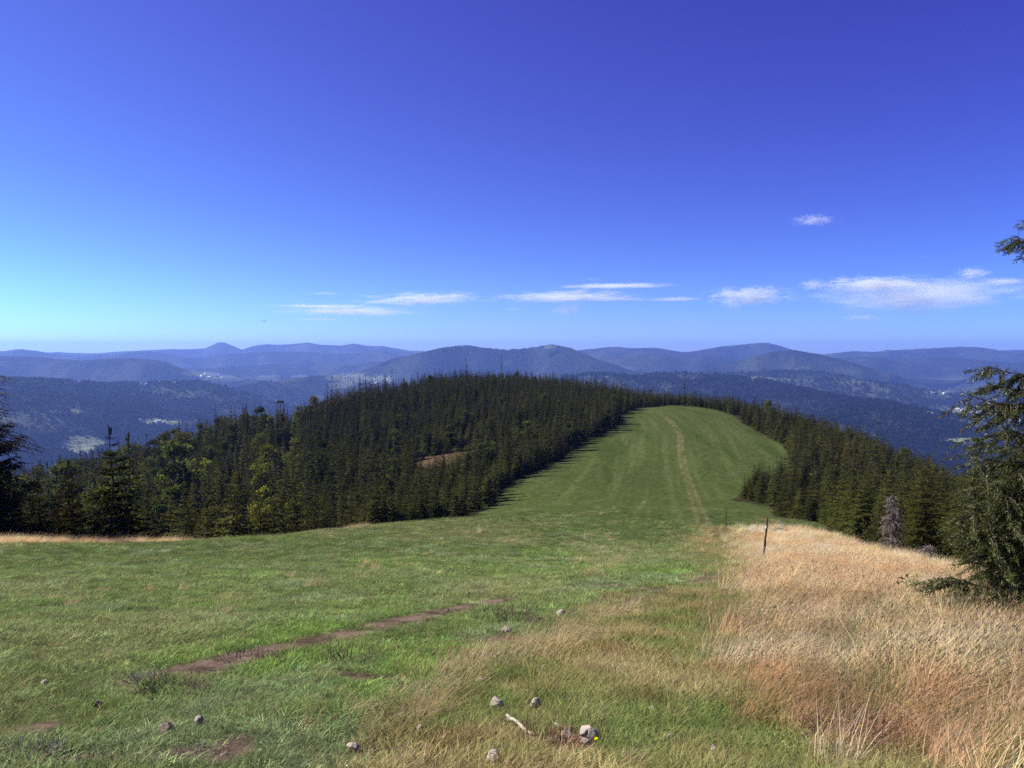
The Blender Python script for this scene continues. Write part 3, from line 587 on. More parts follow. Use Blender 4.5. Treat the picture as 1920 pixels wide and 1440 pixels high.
# ragged trees that stick out over the skyline, each by where its top shows
CREST = curve([0,280, 150,280, 300,305, 400,320, 500,328, 600,350, 700,388, 800,418, 950,428, 1060,418, 1150,386, 1220,352, 1280,350, 1400,322, 1500,300, 1600,258, 1700,218, 1900,135])
def at_crest(px, back=-6): d_ = float(np.interp(px, *CREST)) + back; x_ = (px - 960) / F_PX * d_; return x_, d_, float(h_ground(x_, d_))
for px_, top, kd, fat_, lb in ((612, 718, 'ragged_0', 0.8, 'thin ragged spruce at the lower end of the skyline group of three'),
        (622, 709, 'ragged_1', 0.85, 'tallest ragged spruce of the skyline group of three'), (630, 721, 'ragged_1', 0.8, 'leaning ragged spruce next to the tallest of the skyline group of three'),
        (663, 713, 'tall_1', 0.55, 'lone round-topped spruce on the skyline before the pale valley village'), (692, 708, 'tall_0', 0.6, 'dense upright spruce of the skyline pair'),
        (698, 706, 'ragged_1', 0.55, 'thin ragged spruce of the skyline pair'), (722, 705, 'tall_1', 0.75, 'broad dark spruce on the rising skyline'), (735, 695, 'ragged_0', 0.75, 'half-bare spruce with thin top on the rising skyline'),
        (816, 692, 'ragged_1', 0.6, 'small crooked spruce on the skyline short of the summit'), (868, 686, 'ragged_0', 0.6, 'low bushy tree beside the tall ragged summit spruce'), (875, 673, 'ragged_0', 0.95, 'tall ragged spruce with one-sided boughs on the summit'),
        (941, 666, 'ragged_2', 0.6, 'very tall bare-stemmed spruce on the summit'), (1283, 711, 'tall_0', 0.6, 'slim dark spruce standing above the head of the meadow'), (1108, 708, 'young_2', 0.9, 'small pointed spruce on the skyline past the summit'),
        (1650, 794, 'ragged_1', 0.7, 'ragged spruce standing above the slope over the village valley'), (333, 792, 'tall_1', 1.1, 'broad dark spruce at the top of the shaded hillside'), (272, 815, 'tall_0', 1.0, 'slim dark spruce low on the shaded hillside skyline'),
        (488, 762, 'broad_1', 1.3, 'rounded leafy tree on the shaded hillside skyline'), (455, 762, 'tall_1', 1.0, 'broad spruce beside the leafy trees of the hillside skyline'), (400, 768, 'tall_2', 1.0, 'shaggy spruce highest on the shaded hillside')):
    x_, d_, z_ = at_crest(px_); hh = float(zpix(px_ and top, top, d_)) - z_
    place_tree(kd, 'leafy_tree' if kd.startswith('broad') else 'ragged_spruce' if kd.startswith('ragged') else 'spruce_tree', x_, d_, z_, hh, fat_ * (1.9 if kd.startswith('ragged') else 1.25), px_ * 0.7, lb, 'tree' if kd.startswith('broad') else 'spruce', 'trees that stick out over the skyline', (0.9, 0.9, 0.9), True, (0, 0.03 * math.sin(px_)))
def pole_tree(px_, top, lb, seed):
    """a dead standing stem with short stubs"""
    x_, d_, z_ = at_crest(px_); hh = float(zpix(px_, top, d_)) - z_; rg = np.random.default_rng(seed)
    o_ = link('dead_tree', None, loc=(x_, d_, z_)); zz = np.linspace(-0.3, hh, 6)
    link('trunk', mesh_np('dead_stem', *tube(np.stack([0.05 * np.sin(zz), 0 * zz, zz], 1), np.linspace(0.26, 0.10, 6), 6), [M_DEADWOOD]), o_)
    br = []
    for k in range(12):
        z0 = hh * rg.uniform(0.35, 0.97); a = rg.uniform(0, 6.28); ln = rg.uniform(0.2, 0.7)
        br.append(tube([(0, 0, z0), (math.cos(a) * ln, math.sin(a) * ln, z0 + 0.15 * ln)], [0.07, 0.03], 4))
    V, F, _ = join(br); link('branch_stubs', mesh_np('dead_stubs', V, F, [M_DEADWOOD]), o_)
    return tag(o_, lb, 'dead tree', 'dead stems on the skyline')
pole_tree(862, 677, 'thin dead stem beside the ragged summit spruce', 1)
pole_tree(1160, 706, 'thin dead stem on the falling skyline past the summit', 2)
pole_tree(681, 712, 'thin dead stem between the trees over the pale valley village', 3)
# the tree like a small umbrella
x_, d_, z_ = at_crest(525); hh = float(zpix(525, 749, d_)) - z_; rg = np.random.default_rng(5)
um = link('umbrella_tree', None, loc=(x_, d_, z_)); zz = np.linspace(-0.3, hh * 0.97, 5)
link('trunk', mesh_np('umbrella_stem', *tube(np.stack([0 * zz, 0 * zz, zz], 1), np.linspace(0.2, 0.09, 5), 6), [M_BARK]), um)
n_b = 260; a = rg.uniform(0, 6.28, n_b); rr = rg.uniform(0.1, 1.0, n_b) ** 0.6
Pt = np.stack([np.cos(a) * rr * 1.5, np.sin(a) * rr * 1.5, hh * 0.97 - rr ** 2 * 0.9 + rg.normal(0, .12, n_b)], 1); D = np.stack([np.cos(a), np.sin(a), -0.9 * rr + rg.normal(0, .2, n_b)], 1)
uc = link('crown', mesh_np('umbrella_crown', *blades(Pt, D, rg.uniform(.4, .8, n_b), rg.uniform(.14, .25, n_b), rg), [M_NEEDLE]), um); uc['tint'] = [0.8, 0.8, 0.8]
tag(um, 'bare-stemmed tree with a flat drooping top like an umbrella on the skyline', 'tree')
# dead brown spruces before the straw-coloured field
def dead_spruce(px_, py_, top, wd, lb, seed):
    hx, hy, hz = hit(px_, py_, near=15); hx += 0; hh = float(zpix(px_, top, hy + 1.5)) - hz; rg = np.random.default_rng(seed)
    o_ = link('dead_spruce', None, loc=(hx, hy + 1.5, float(h_ground(hx, hy + 1.5)))); zz = np.linspace(-0.3, hh, 6)
    link('trunk', mesh_np('dead_spruce_trunk', *tube(np.stack([0.04 * np.sin(zz), 0 * zz, zz], 1), np.linspace(0.09, 0.015, 6), 6), [M_DEADWOOD]), o_)
    br, Pt, D, L, W = [], [], [], [], []
    for k in range(150):
        t_ = rg.uniform(0.04, 0.98); a = rg.uniform(0, 6.28); ln = wd * (1 - t_) ** 0.7 * rg.uniform(0.5, 1.1) + 0.1; dv = np.array([math.cos(a), math.sin(a), 0])
        p0 = np.array([0, 0, t_ * hh]); p1 = p0 + dv * ln * .55 + [0, 0, -.04 * ln]; p2 = p0 + dv * ln + [0, 0, -.28 * ln]
        br.append(tube([p0, p1, p2], [0.022, 0.014, 0.006], 4))
        for j in range(16):
            s_ = rg.uniform(.2, 1); Pt.append(p0 + (p2 - p0) * s_); D.append(dv * .5 + rg.normal(0, .7, 3) + [0, 0, -.5]); L.append(rg.uniform(.12, .35)); W.append(rg.uniform(.012, .035))
    V, F, _ = join(br + [blades(np.array(Pt), np.array(D), L, W, rg)]); link('branches', mesh_np('dead_spruce_twigs', V, F, [M_DEADWOOD]), o_)
    return tag(o_, lb, 'dead spruce', 'dead spruces among the living')
dead_spruce(1697, 1046, 918, 1.0, 'tall grey-brown dead spruce among green ones behind the straw-coloured field', 1)
dead_spruce(1772, 1062, 1016, 0.6, 'small reddish dead spruce at the brow of the straw-coloured field', 2)

# ---- the big spruce beside the viewer: whole boughs with hanging twigs and needled shoots
def bough(rg, p0, tip, sag, dens, shoots, wood):
    """one bough from p0 to tip with side twigs; appends shoots (base, dir, len) and wood tubes"""
    p0 = np.array(p0, float); tip = np.array(tip, float); ln = np.linalg.norm(tip - p0); n = 9
    pts = [p0 + (tip - p0) * s_ + np.array([0, 0, sag * ln * (math.sin(math.pi * s_) * -0.5 + 0.25 * s_ * s_ - 0.25 * s_)]) for s_ in np.linspace(0, 1, n)]
    wood.append(tube(pts, np.linspace(0.012 + 0.010 * ln, 0.004, n), 5))
    dv = (tip - p0) / ln; sv = np.cross(dv, [0, 0, 1]); sv /= np.linalg.norm(sv) + 1e-9
    for k in range(int(dens * ln)):
        s_ = rg.uniform(0.22, 1.0); f = s_ * (n - 1); i = min(int(f), n - 2); b_ = pts[i] + (pts[i + 1] - pts[i]) * (f - i)
        sd = 1 if rg.random() < 0.5 else -1; tl = ln * rg.uniform(0.14, 0.34) * (1.15 - 0.75 * s_) + 0.12
        td = dv * rg.uniform(0.5, 1.0) + sv * sd * rg.uniform(0.3, 0.9) + np.array([0, 0, rg.uniform(-0.55, 0.12)]); td /= np.linalg.norm(td)
        e = b_ + td * tl + np.array([0, 0, -0.22 * tl]); mid = b_ + td * tl * .5
        wood.append(tube([b_, mid, e], [0.007, 0.005, 0.002], 3))
        for j in range(max(4, int(tl * 46))):
            q_ = (j + rg.random()) / max(4, int(tl * 46)); c_ = b_ + (e - b_) * q_
            a = td * rg.uniform(0.8, 1.3) + rg.normal(0, 0.32, 3) + np.array([0, 0, -0.18]); shoots.append((c_, a, rg.uniform(0.08, 0.16)))
    for j in range(int(ln * 40)):
        s_ = rg.uniform(0.3, 1.0); f = s_ * (n - 1); i = min(int(f), n - 2); c_ = pts[i] + (pts[i + 1] - pts[i]) * (f - i)
        shoots.append((c_, dv * .8 + rg.normal(0, .5, 3) + np.array([0, 0, 0.25]), rg.uniform(0.06, 0.12)))
def shoots_mesh(sh, rg):
    """each shoot: bottle brush of short needle blades"""
    B = np.array([s_[0] for s_ in sh]); D = np.array([s_[1] for s_ in sh]); D /= np.linalg.norm(D, axis=1)[:, None]; L = np.array([s_[2] for s_ in sh])
    Vs, Fs = [], []
    for k in range(10):
        fr = k / 10.0; sid = rg.normal(0, 1, B.shape); sid -= (sid * D).sum(1)[:, None] * D; sid /= np.linalg.norm(sid, axis=1)[:, None]
        Vs.append(blades(B + D * (L * fr * 0.75)[:, None], D * 0.8 + sid * 0.55, L * 0.46, L * 0.08, rg, 1.0))
    V, F, _ = join(Vs); return V, F
def big_spruce(name, base, h, r, targets, seed, m_leaf, lb, bare_top=False, fill=90, azr=(0, 6.283), low=0):
    rg = np.random.default_rng(seed); o_ = link(name, None, loc=base); bx, by, bz = base
    zz = np.linspace(-0.4, h, 9); link('trunk', mesh_np(name + '_trunk', *tube(np.stack([0.05 * np.sin(zz * .7), 0 * zz, zz], 1), np.linspace(0.016 * h + 0.03, 0.02, 9), 9), [M_BARK]), o_)
    sh, wood = [], []
    for (tx_, ty_, tz_), up in targets:
        tip = np.array([tx_ - bx, ty_ - by, tz_ - bz]); bough(rg, (0, 0, min(tip[2] + up, h * .97)), tip, 0.25, 15, sh, wood)
    for k in range(fill + low):
        t_ = rg.uniform(0.03, 0.97) if not bare_top else rg.uniform(0.03, 0.62); a = rg.uniform(*azr)
        if k >= fill: t_ = rg.uniform(0.03, 0.36); a = rg.uniform(1.9, 4.4)
        ln = r * (1 - t_) ** 0.75 * rg.uniform(0.6, 1.1) + 0.15
        z0 = t_ * h + 0.15 * ln; bough(rg, (0, 0, z0), (math.cos(a) * ln, math.sin(a) * ln, z0 - ln * rg.uniform(0.1, 0.4) + ln * .4 * t_), 0.25, 11, sh, wood)
    link('crown', mesh_np(name + '_needles', *shoots_mesh(sh, rg), [m_leaf]), o_)
    V, F, _ = join(wood); link('boughs', mesh_np(name + '_boughs', V, F, [M_BARK]), o_)
    print(name, 'shoots', len(sh)); return tag(o_, lb, 'spruce'), rg
yb = 13.3; xb = xpix(2030, 1150, yb); zb = float(h_ground(xb, yb))
def tgt(px_, py_, d_): return (xpix(px_, py_, d_), d_, float(zpix(px_, py_, d_)))
TG = [(tgt(1900, 442, 13.2), 0.15), (tgt(1932, 410, 13.3), 0.1), (tgt(1858, 688, 13.1), 0.25), (tgt(1805, 736, 12.7), 0.32), (tgt(1850, 718, 13.5), .25), (tgt(1820, 850, 12.7), 0.35), (tgt(1880, 800, 12.2), .3),
      (tgt(1822, 905, 12.8), .35), (tgt(1844, 890, 13.7), .3), (tgt(1808, 955, 13.0), .35), (tgt(1798, 985, 13.3), .3), (tgt(1822, 960, 12.1), .3), (tgt(1852, 1000, 11.8), .3), (tgt(1860, 940, 12.3), .3), (tgt(1850, 900, 11.9), .3), (tgt(1846, 1040, 12.2), .25), (tgt(1860, 1065, 12.9), .25), (tgt(1783, 1082, 12.1), .25), (tgt(1798, 1125, 11.8), .3), (tgt(1838, 1130, 11.6), .3), (tgt(1870, 1110, 11.5), .3), (tgt(1860, 1085, 12.5), .25), (tgt(1895, 1140, 11.9), .25), (tgt(1870, 1040, 11.7), .3), (tgt(1890, 980, 11.7), .3), (tgt(1885, 930, 11.8), .3), (tgt(1905, 880, 11.9), .3), (tgt(1870, 870, 12.8), .3)]
big_spruce('big_spruce', (xb, yb, zb), 9.2, 2.0, TG, 3, M_NEEDLE_NEAR, 'big close spruce with hanging sunlit boughs beside the straw-coloured field', fill=38, azr=(-1.6, 1.6), low=9)
# ---- the backlit dark spruce on the brow, half of it bare twigs, and its neighbour
yb = 50.0; xb = xpix(-52, 1000, yb); zb = float(h_ground(xb, yb))
hh = float(zpix(-52, 640, yb)) - zb
ds, rg = big_spruce('half_bare_spruce', (xb, yb, zb), hh, 4.6, [], 8, M_NEEDLE_BACKLIT, 'black-looking spruce on the brow with bare dead twigs in its upper half', bare_top=True, fill=150)
tw = []
for px_, py_ in ((27, 711), (14, 733), (20, 765), (18, 770), (22, 777), (23, 790), (35, 800), (22, 712), (65, 826), (92, 850), (60, 822), (78, 838), (40, 845), (30, 852), (88, 843), (25, 740), (16, 752)):
    for rep in range(2):
        e = np.array(tgt(px_ - rep * 9, py_ + rep * 5, yb + rg.uniform(-1.2, 1.2))) - np.array([xb, yb, zb]); z0 = min(e[2] + rg.uniform(0.1, 0.7), hh * .98); n = 7
        pts = [np.array([0, 0, z0]) + (e - [0, 0, z0]) * s_ + [0, 0, 0.35 * math.sin(3.14 * s_) * (1 if py_ > 800 else .3)] for s_ in np.linspace(0, 1, n)]
        tw.append(tube(pts, np.linspace(0.045, 0.012, n), 4))
        for k in range(16):
            s_ = rg.uniform(.35, 1); f = s_ * (n - 1); i = min(int(f), n - 2); c_ = pts[i] + (pts[i + 1] - pts[i]) * (f - i); dd = rg.normal(0, .5, 3) + [0.5, 0, -0.45]; l_ = rg.uniform(.12, .42)
            tw.append(tube([c_, c_ + dd * l_], [0.014, 0.005], 3))
V, F, _ = join(tw); link('bare_twigs', mesh_np('bare_twigs', V, F, [M_BARK]), ds)
for px_, py_top, d_, fat_, kd, lb, tint in ((131, 868, 58, 1.15, 'edge_1', 'reddish dark spruce next to the half-bare one on the brow', (.75, .48, .5)), (60, 905, 57, 1.2, 'edge_0', 'low black-looking spruce under the boughs of the half-bare one', (.4, .4, .4)), (20, 880, 60, 1.2, 'edge_2', 'black-looking spruce farthest behind the half-bare one', (.35, .35, .35))):  # the darkest tints here carry backlit shade, not needle colour
    x_ = xpix(px_, 1000, d_); z_ = float(h_ground(x_, d_)); place_tree(kd, 'spruce_tree', x_, d_, z_, float(zpix(px_, py_top, d_)) - z_, fat_ * 1.1, px_, lb, 'spruce', 'spruces by the half-bare one', tint, True)

# ---- far-off woods in the valley: round and pointed trees as one mass
rg = np.random.default_rng(77)
def blob(seed, pointed):
    r_ = np.random.default_rng(seed); n = 70; v = r_.normal(0, 1, (n, 3)); v /= np.linalg.norm(v, axis=1)[:, None]
    if pointed: z = r_.uniform(0, 1, n); Pt = np.stack([v[:, 0] * .3 * (1 - z), v[:, 1] * .3 * (1 - z), z], 1); D = v * [1, 1, .3] + [0, 0, -.3]
    else: Pt = v * [.38, .38, .42] * r_.uniform(.6, 1.05, (n, 1)) + [0, 0, .5]; D = v + r_.normal(0, .5, (n, 3))
    return mesh_np('far_tree_%d' % seed, *blades(Pt, D, r_.uniform(.25, .4, n), r_.uniform(.2, .32, n), r_, 1.0), [M_BROAD if not pointed else M_NEEDLE])
NF = 170000
u = rg.random(NF); yf = 780 * (6900 / 780) ** u; sf = rg.uniform(-0.80, 0.80, NF); xf = sf * yf; zf = h_base(xf, yf)
# open land keeps few trees
fx, fy = project(xf, yf, zf); keep = np.ones(NF, bool); nzf = fbm(xf / FS / 160, yf / FS / 160, 4, 101)
for a, b_, ra, rb, s_ in PATCH:
    q = np.hypot((fx - a) / ra, (fy - b_) / rb) + 0.9 * nzf + 0.5 * fbm(xf / FS / 60, yf / FS / 90, 3, 109); keep &= ~((q < 0.92) & (rg.random(NF) < s_ * 0.985))
dens = sstep(-0.45, 0.2, fbm(xf / 220, yf / 220, 4, 121)); keep &= rg.random(NF) < 0.25 + 0.75 * dens
xf, yf, zf = xf[keep], yf[keep], zf[keep]; nf = len(xf); hf = rg.uniform(8, 17, nf) * (1 + 0.45 * sstep(1500, 5000, yf)); pt = rg.random(nf) < 0.45 + 0.5 * fbm(xf / 300, yf / 300, 3, 123)
tf = np.ones((nf, 3)) * rg.uniform(.12, 1.0, (nf, 1)) * np.where(pt, 0.75, 0.65)[:, None]
scatter('far_woods', np.stack([xf, yf, zf - 1], 1), np.stack([0 * hf, 0 * hf, rg.uniform(0, 6.28, nf)], 1), np.stack([hf * np.where(pt, .8, .95), hf * np.where(pt, .8, .95), hf], 1), np.where(pt, rg.integers(3, 6, nf), rg.integers(0, 3, nf)), tf, [blob(i, i >= 3) for i in range(6)], 'far-off woods on the valley hills')

# ------------------------------------------------------------------ stones, sticks and other small things first: grass keeps off them
AVOID = []
def rock_mesh(name, seed, sx, sy, sz, mat_):
    import bmesh
    bm = bmesh.new(); bmesh.ops.create_icosphere(bm, subdivisions=4, radius=1.0); rg = np.random.default_rng(seed)
    co = np.array([v.co[:] for v in bm.verts]); dirs = rg.normal(0, 1, (11, 3)); dirs /= np.linalg.norm(dirs, axis=1)[:, None]; cut = rg.uniform(0.62, 0.95, 11)
    for d_, c_ in zip(dirs, cut):
        h_ = co @ d_; co -= np.maximum(h_ - c_, 0)[:, None] * d_ * 0.92
    n_ = fbm(co[:, 0] * 2.5 + seed, co[:, 1] * 2.5 + co[:, 2] * 2, 4, seed); co *= (1 + 0.10 * n_)[:, None]; n2 = fbm(co[:, 0] * 9, co[:, 1] * 9 + co[:, 2] * 8, 3, seed + 5); co *= (1 + 0.03 * n2)[:, None]
    co *= [sx, sy, sz]; F = np.array([[v.index for v in f.verts] for f in bm.faces]); bm.free()
    return mesh_np(name, co, F, [mat_])
def stone(px_, py_, wpx, hpx, lb, seed, dark=False, rot=0.0, grp=None):
    hx, hy, hz = hit(px_, py_ + hpx * 0.4); s_ = hy / F_PX / cp; sx, sz = wpx * s_ / 2, hpx * s_ * 0.70
    o_ = link('stone', rock_mesh('stone', seed, sx, sx * 0.8, sz, M_STONE_DARK if dark else M_STONE), loc=(hx, hy, hz + sz * 0.62)); o_.rotation_euler = (0.1 * math.sin(seed), rot, seed)
    AVOID.append((hx, hy, sx * 1.15)); return tag(o_, lb, 'stone', grp)
for a in ((183, 1321, 15, 12, 'small round grey stone lying on the short grass', 1, True), (312, 1367, 36, 18, 'brown double-humped stone in the short grass', 2, True), (374, 1352, 18, 16, 'narrow upright grey stone near the brown double-humped one', 3),
          (472, 1358, 11, 7, 'tiny pale stone past the narrow upright one in the short grass', 4), (83, 1279, 15, 6, 'flat pale stone sunk in the grass far from the others', 5), (930, 1320, 30, 19, 'flat-topped pale stone over a dark hollow, twin of the blocky one', 6),
          (1003, 1322, 25, 18, 'blocky pale stone beside the flat-topped one', 7), (788, 1370, 20, 14, 'pale wedge stone between straw tufts', 8), (663, 1403, 30, 16, 'light grey stone at the edge between green and straw grass', 9), (745, 1418, 15, 12, 'grey stone half sunk below the pale wedge stone', 10, True),
          (925, 1424, 32, 24, 'pale stone with dark shaded side lowest in the picture', 11), (1021, 1256, 18, 13, 'lone pale stone uphill of the white stick', 12), (1053, 1150, 20, 10, 'pale stone at the far end of the straw ridge', 13), (1102, 1376, 50, 26, 'largest rough pale stone of the pile by the yellow flower', 14),
          (1062, 1380, 26, 14, 'pale stone leaning on the largest one of the pile', 15), (1069, 1368, 12, 11, 'small pointed stone wedged behind the pile', 16), (1031, 1388, 18, 13, 'grey stone at the shaded end of the pile', 17), (1047, 1362, 18, 8, 'broken pale stone between the white stick and the pile', 18), (1098, 1392, 20, 10, 'pale flake at the foot of the largest stone', 19),
          (838, 1145, 11, 7, 'dark stone on the bare earth streak', 20, True), (929, 1100, 7, 5, 'tiny dark stone on the green slope above the earth streak', 21, True), (878, 1113, 9, 6, 'small grey stone in the grass above the earth streak', 22, True), (1256, 1385, 18, 13, 'grey stone in yellow grass, apart from the pile', 23),
          (1222, 1330, 18, 9, 'pale stone almost hidden by yellow-green grass', 24), (1338, 1404, 13, 11, 'small white stone between green tufts near the red shrub', 25), (1178, 1386, 11, 8, 'small pale stone between the pile and the apart grey one', 26), (900, 1280, 28, 16, 'rough pale stone under the straw ridge', 27), (785, 1205, 10, 5, 'small dark stone on the green bank', 28, True),
          (797, 1205, 7, 5, 'tiny whitish stone on the green bank', 29), (1570, 1398, 20, 10, 'pale stone under the red shrub', 30), (700, 1407, 14, 8, 'low brownish stone beside the light grey one', 31, True), (950, 1182, 20, 9, 'pale stone on the earth bank', 32), (1320, 1440, 14, 8, 'flat stone at the very bottom of the picture', 33)):
    stone(*a)
# white stick
p0 = hit(953, 1357); p1 = hit(1001, 1382); pts = [np.array(p0) + (np.array(p1) - p0) * s_ + [0, 0, 0.035 + 0.02 * math.sin(6 * s_)] for s_ in np.linspace(0, 1, 9)]
V, F = tube(pts, [.016, .017, .0135, .015, .014, .0145, .012, .011, .004], 7); V2, F2 = tube([pts[0] + [-.02, 0.03, .01], pts[0] + [-.01, 0.01, .03], pts[1]], [.006, .011, .014], 6); V, F, _ = join([(V, F), (V2, F2)])
tag(link('stick', mesh_np('stick', V - pts[4], F, [M_WOOD_PALE], smooth=True), loc=tuple(pts[4])), 'bleached white stick lying slanted in the yellow grass', 'stick')
for q in (pts[1], pts[4], pts[7]): AVOID.append((q[0], q[1], 0.09))
AV = np.array(AVOID)
# ------------------------------------------------------------------ grass
def tuft(seed, n, h0, h1, rad, lean, wid, flop=0.5, head=0.0):
    rg = np.random.default_rng(seed); V, F = [], []
    for k in range(n):
        a = rg.uniform(0, 6.28); r_ = rad * math.sqrt(rg.random()); b_ = np.array([math.cos(a) * r_, math.sin(a) * r_, -0.02]); h_ = rg.uniform(h0, h1)
        dv = np.array([lean + rg.normal(0, .25) + math.cos(a) * flop * .4, rg.normal(0, .25) + math.sin(a) * flop * .4, 1.0]); dv /= np.linalg.norm(dv)
        bend = np.array([lean * 0.8 + rg.normal(0, flop), rg.normal(0, flop), -0.25 * flop])
        fa = rg.uniform(0, 6.28); sv = np.array([math.cos(fa), math.sin(fa), 0]) * wid * rg.uniform(.6, 1.3) / 2
        p1 = b_ + dv * h_ * .5 + bend * h_ * .10; p2 = b_ + dv * h_ + bend * h_ * .42; i = len(V)
        V += [b_ - sv, b_ + sv, p1 - sv * .8, p1 + sv * .8, p2 - sv * .12, p2 + sv * .12]; F += [(i, i + 1, i + 3, i + 2), (i + 2, i + 3, i + 5, i + 4)]
        if rg.random() < head:
            i = len(V); d2 = (p2 - p1) / np.linalg.norm(p2 - p1); hv = np.cross(d2, [0.3, 1, 0.2]); hv /= np.linalg.norm(hv); hl = rg.uniform(.025, .05); hw = hl * .11
            V += [p2 - d2 * hl * .6, p2 + hv * hw, p2 + d2 * hl * .6, p2 - hv * hw]; F += [(i, i + 1, i + 2, i + 3)]
    return np.array(V), np.array(F)
SHORT = [mesh_np('short_tuft_%d' % i, *tuft(200 + i, 64, .02, .08, .13, 0.14, .0055, 1.5), [M_GRASS]) for i in range(5)]
MIDT = [mesh_np('mid_tuft_%d' % i, *tuft(220 + i, 60, .04, .14, .13, 0.25, .0042, 1.2, .06), [M_GRASS]) for i in range(5)]
TALL = [mesh_np('tall_tuft_%d' % i, *tuft(240 + i, 56, .18, .50, .15, 0.60, .0045, 0.75, .4), [M_STRAW]) for i in range(6)]
def spread(n, y0, y1, smax, r_):
    y = (y0 + 3) * ((y1 + 3) / (y0 + 3)) ** r_.random(n) - 3; s_ = r_.uniform(-smax, smax, n); return s_ * (y + 3) , y, n / (math.log((y1 + 3) / (y0 + 3)) * 2 * smax * (y + 3) ** 2)
def clear_of_things(x, y):
    k = np.ones(len(x), bool)
    for ax, ay, ar in AV: k &= ~((np.abs(x - ax) < ar) & (y > ay - ar - 0.30) & (y < ay + ar * .6))
    return k
rg = np.random.default_rng(301)
def fuzzy(x, y):
    w_ = 0.15 + 0.018 * y; a = zones(x, y); b_ = zones(x + rg.normal(0, 1, len(x)) * w_, y + rg.normal(0, 1, len(x)) * w_ * 2); return b_[0], b_[1], a[2], a[3], a[4]
def lay(x, y, sc_, protos, tint, lean_spread, name, label, flat=1.0):
    z = h_ground(x, y); n = len(x); rot = np.stack([rg.normal(0, .08, n), rg.normal(0, .08, n) - 0.0, rg.normal(0, lean_spread, n) if lean_spread < 3 else rg.uniform(0, 6.28, n)], 1)
    s_ = sc_ * rg.uniform(.75, 1.3, n); scatter(name, np.stack([x, y, z], 1), rot, np.stack([s_, s_, s_ * rg.uniform(.75, 1.25, n) * flat], 1), rg.integers(0, len(protos), n), tint, protos, label)
# short meadow grass
x, y, dn = spread(260000, 1.9, 125.0, 0.86, rg); dry, mixed, dirt, rut, forest = fuzzy(x, y)
k = (dry < .5) & (forest < .5) & (rg.random(len(x)) > dirt * 1.02) & (rg.random(len(x)) > rut * .9) & (rg.random(len(x)) > mixed * 0.55) & (rg.random(len(x)) < 300 / dn) & (rg.random(len(x)) > sstep(45, 120, y)) & clear_of_things(x, y)
x, y, mixed = x[k], y[k], mixed[k]; c_, strip = grass_colour(x, y)
hn = 1 + 0.55 * fbm(x / 0.7, y / 0.9, 3, 131)
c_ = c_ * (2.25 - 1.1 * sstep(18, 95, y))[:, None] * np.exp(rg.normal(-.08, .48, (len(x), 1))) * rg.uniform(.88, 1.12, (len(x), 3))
sraw = rg.random(len(x)) < 0.05 + 0.10 * mixed; c_[sraw] = np.array([0.34, 0.27, 0.13]) * rg.uniform(.7, 1.2, (sraw.sum(), 1))
c_ = lerp(c_, (0.30, 0.24, 0.095), mixed * rg.uniform(.2, .8, len(x)))
lay(x, y, (0.72 + y / 34) * hn, SHORT, c_, 9, 'grass', 'short green meadow grass', 1 / (1 + y / 70))
# yellow-green grass of medium height beside the track
x, y, dn = spread(190000, 1.9, 60.0, 0.86, rg); dry, mixed, dirt, rut, forest = fuzzy(x, y)
k = (mixed > .5) & (rg.random(len(x)) > dirt * 1.1) & (rg.random(len(x)) > rut * .85) & (rg.random(len(x)) < 190 / dn) & clear_of_things(x, y)
k2 = (mixed < .5) & (dry < .5) & (forest < .5) & (dirt < .3) & (rg.random(len(x)) < 0.02 + .14 * sstep(.1, .5, fbm(x / 2.5, y / 3.5, 3, 133))) & (rg.random(len(x)) < 60 / dn) & clear_of_things(x, y)
k = k | k2; x, y, mixed = x[k], y[k], mixed[k]; n1 = fbm(x / 1.0, y / 1.3, 4, 135); n2 = fbm(x / 0.45, y / 0.6, 3, 137)
c_ = lerp(np.tile(np.array([.265, .238, .095]), (len(x), 1)), (.15, .20, .058), sstep(-.22, .3, n1)); c_ = lerp(c_, (.46, .36, .19), sstep(.05, .5, -n1) * .5); c_ = lerp(c_, (.25, .13, .065), sstep(.15, .5, n2) * .5)
g_, _ = grass_colour(x, y); c_ = np.where((mixed > .5)[:, None], c_, lerp(g_ * 2.0, (.24, .22, .11), .45)) * np.exp(rg.normal(-.03, .35, (len(x), 1)))
lay(x, y, (0.85 + y / 45) * (1 + .5 * n2), MIDT, c_, 0.9, 'meadow_grass', 'yellow-green mixed grass beside the track')
# tall straw-coloured grass
x, y, dn = spread(300000, 2.2, 75.0, 0.86, rg); dry, mixed, dirt, rut, forest = fuzzy(x, y)
ridge = np.minimum(dist_line(poly_xy([(690, 1385), (790, 1310), (880, 1262), (960, 1232)]), x, y) / .55, dist_line(poly_xy([(985, 1235), (1040, 1195), (1100, 1170), (1185, 1140)]), x, y) / .6)
_, strip = grass_colour(x, y)
k = ((dry > .5) & (rg.random(len(x)) < 48 / dn)) | ((mixed > .5) & (ridge < 1) & (rg.random(len(x)) < 18 / dn * (1.1 - ridge))) | ((mixed > .5) & (rg.random(len(x)) < 2.2 / dn)) | ((strip > .25) & (rg.random(len(x)) < .8))
k &= (rg.random(len(x)) > dirt * .8) & clear_of_things(x, y) & (forest < .5)
hp_ = hit(1431, 1051); k &= ~((np.abs(x - hp_[0]) < .5) & (y < hp_[1] + .3) & (y > hp_[1] - 5.0))
x, y, dry, strip, ridge = x[k], y[k], dry[k], strip[k], ridge[k]
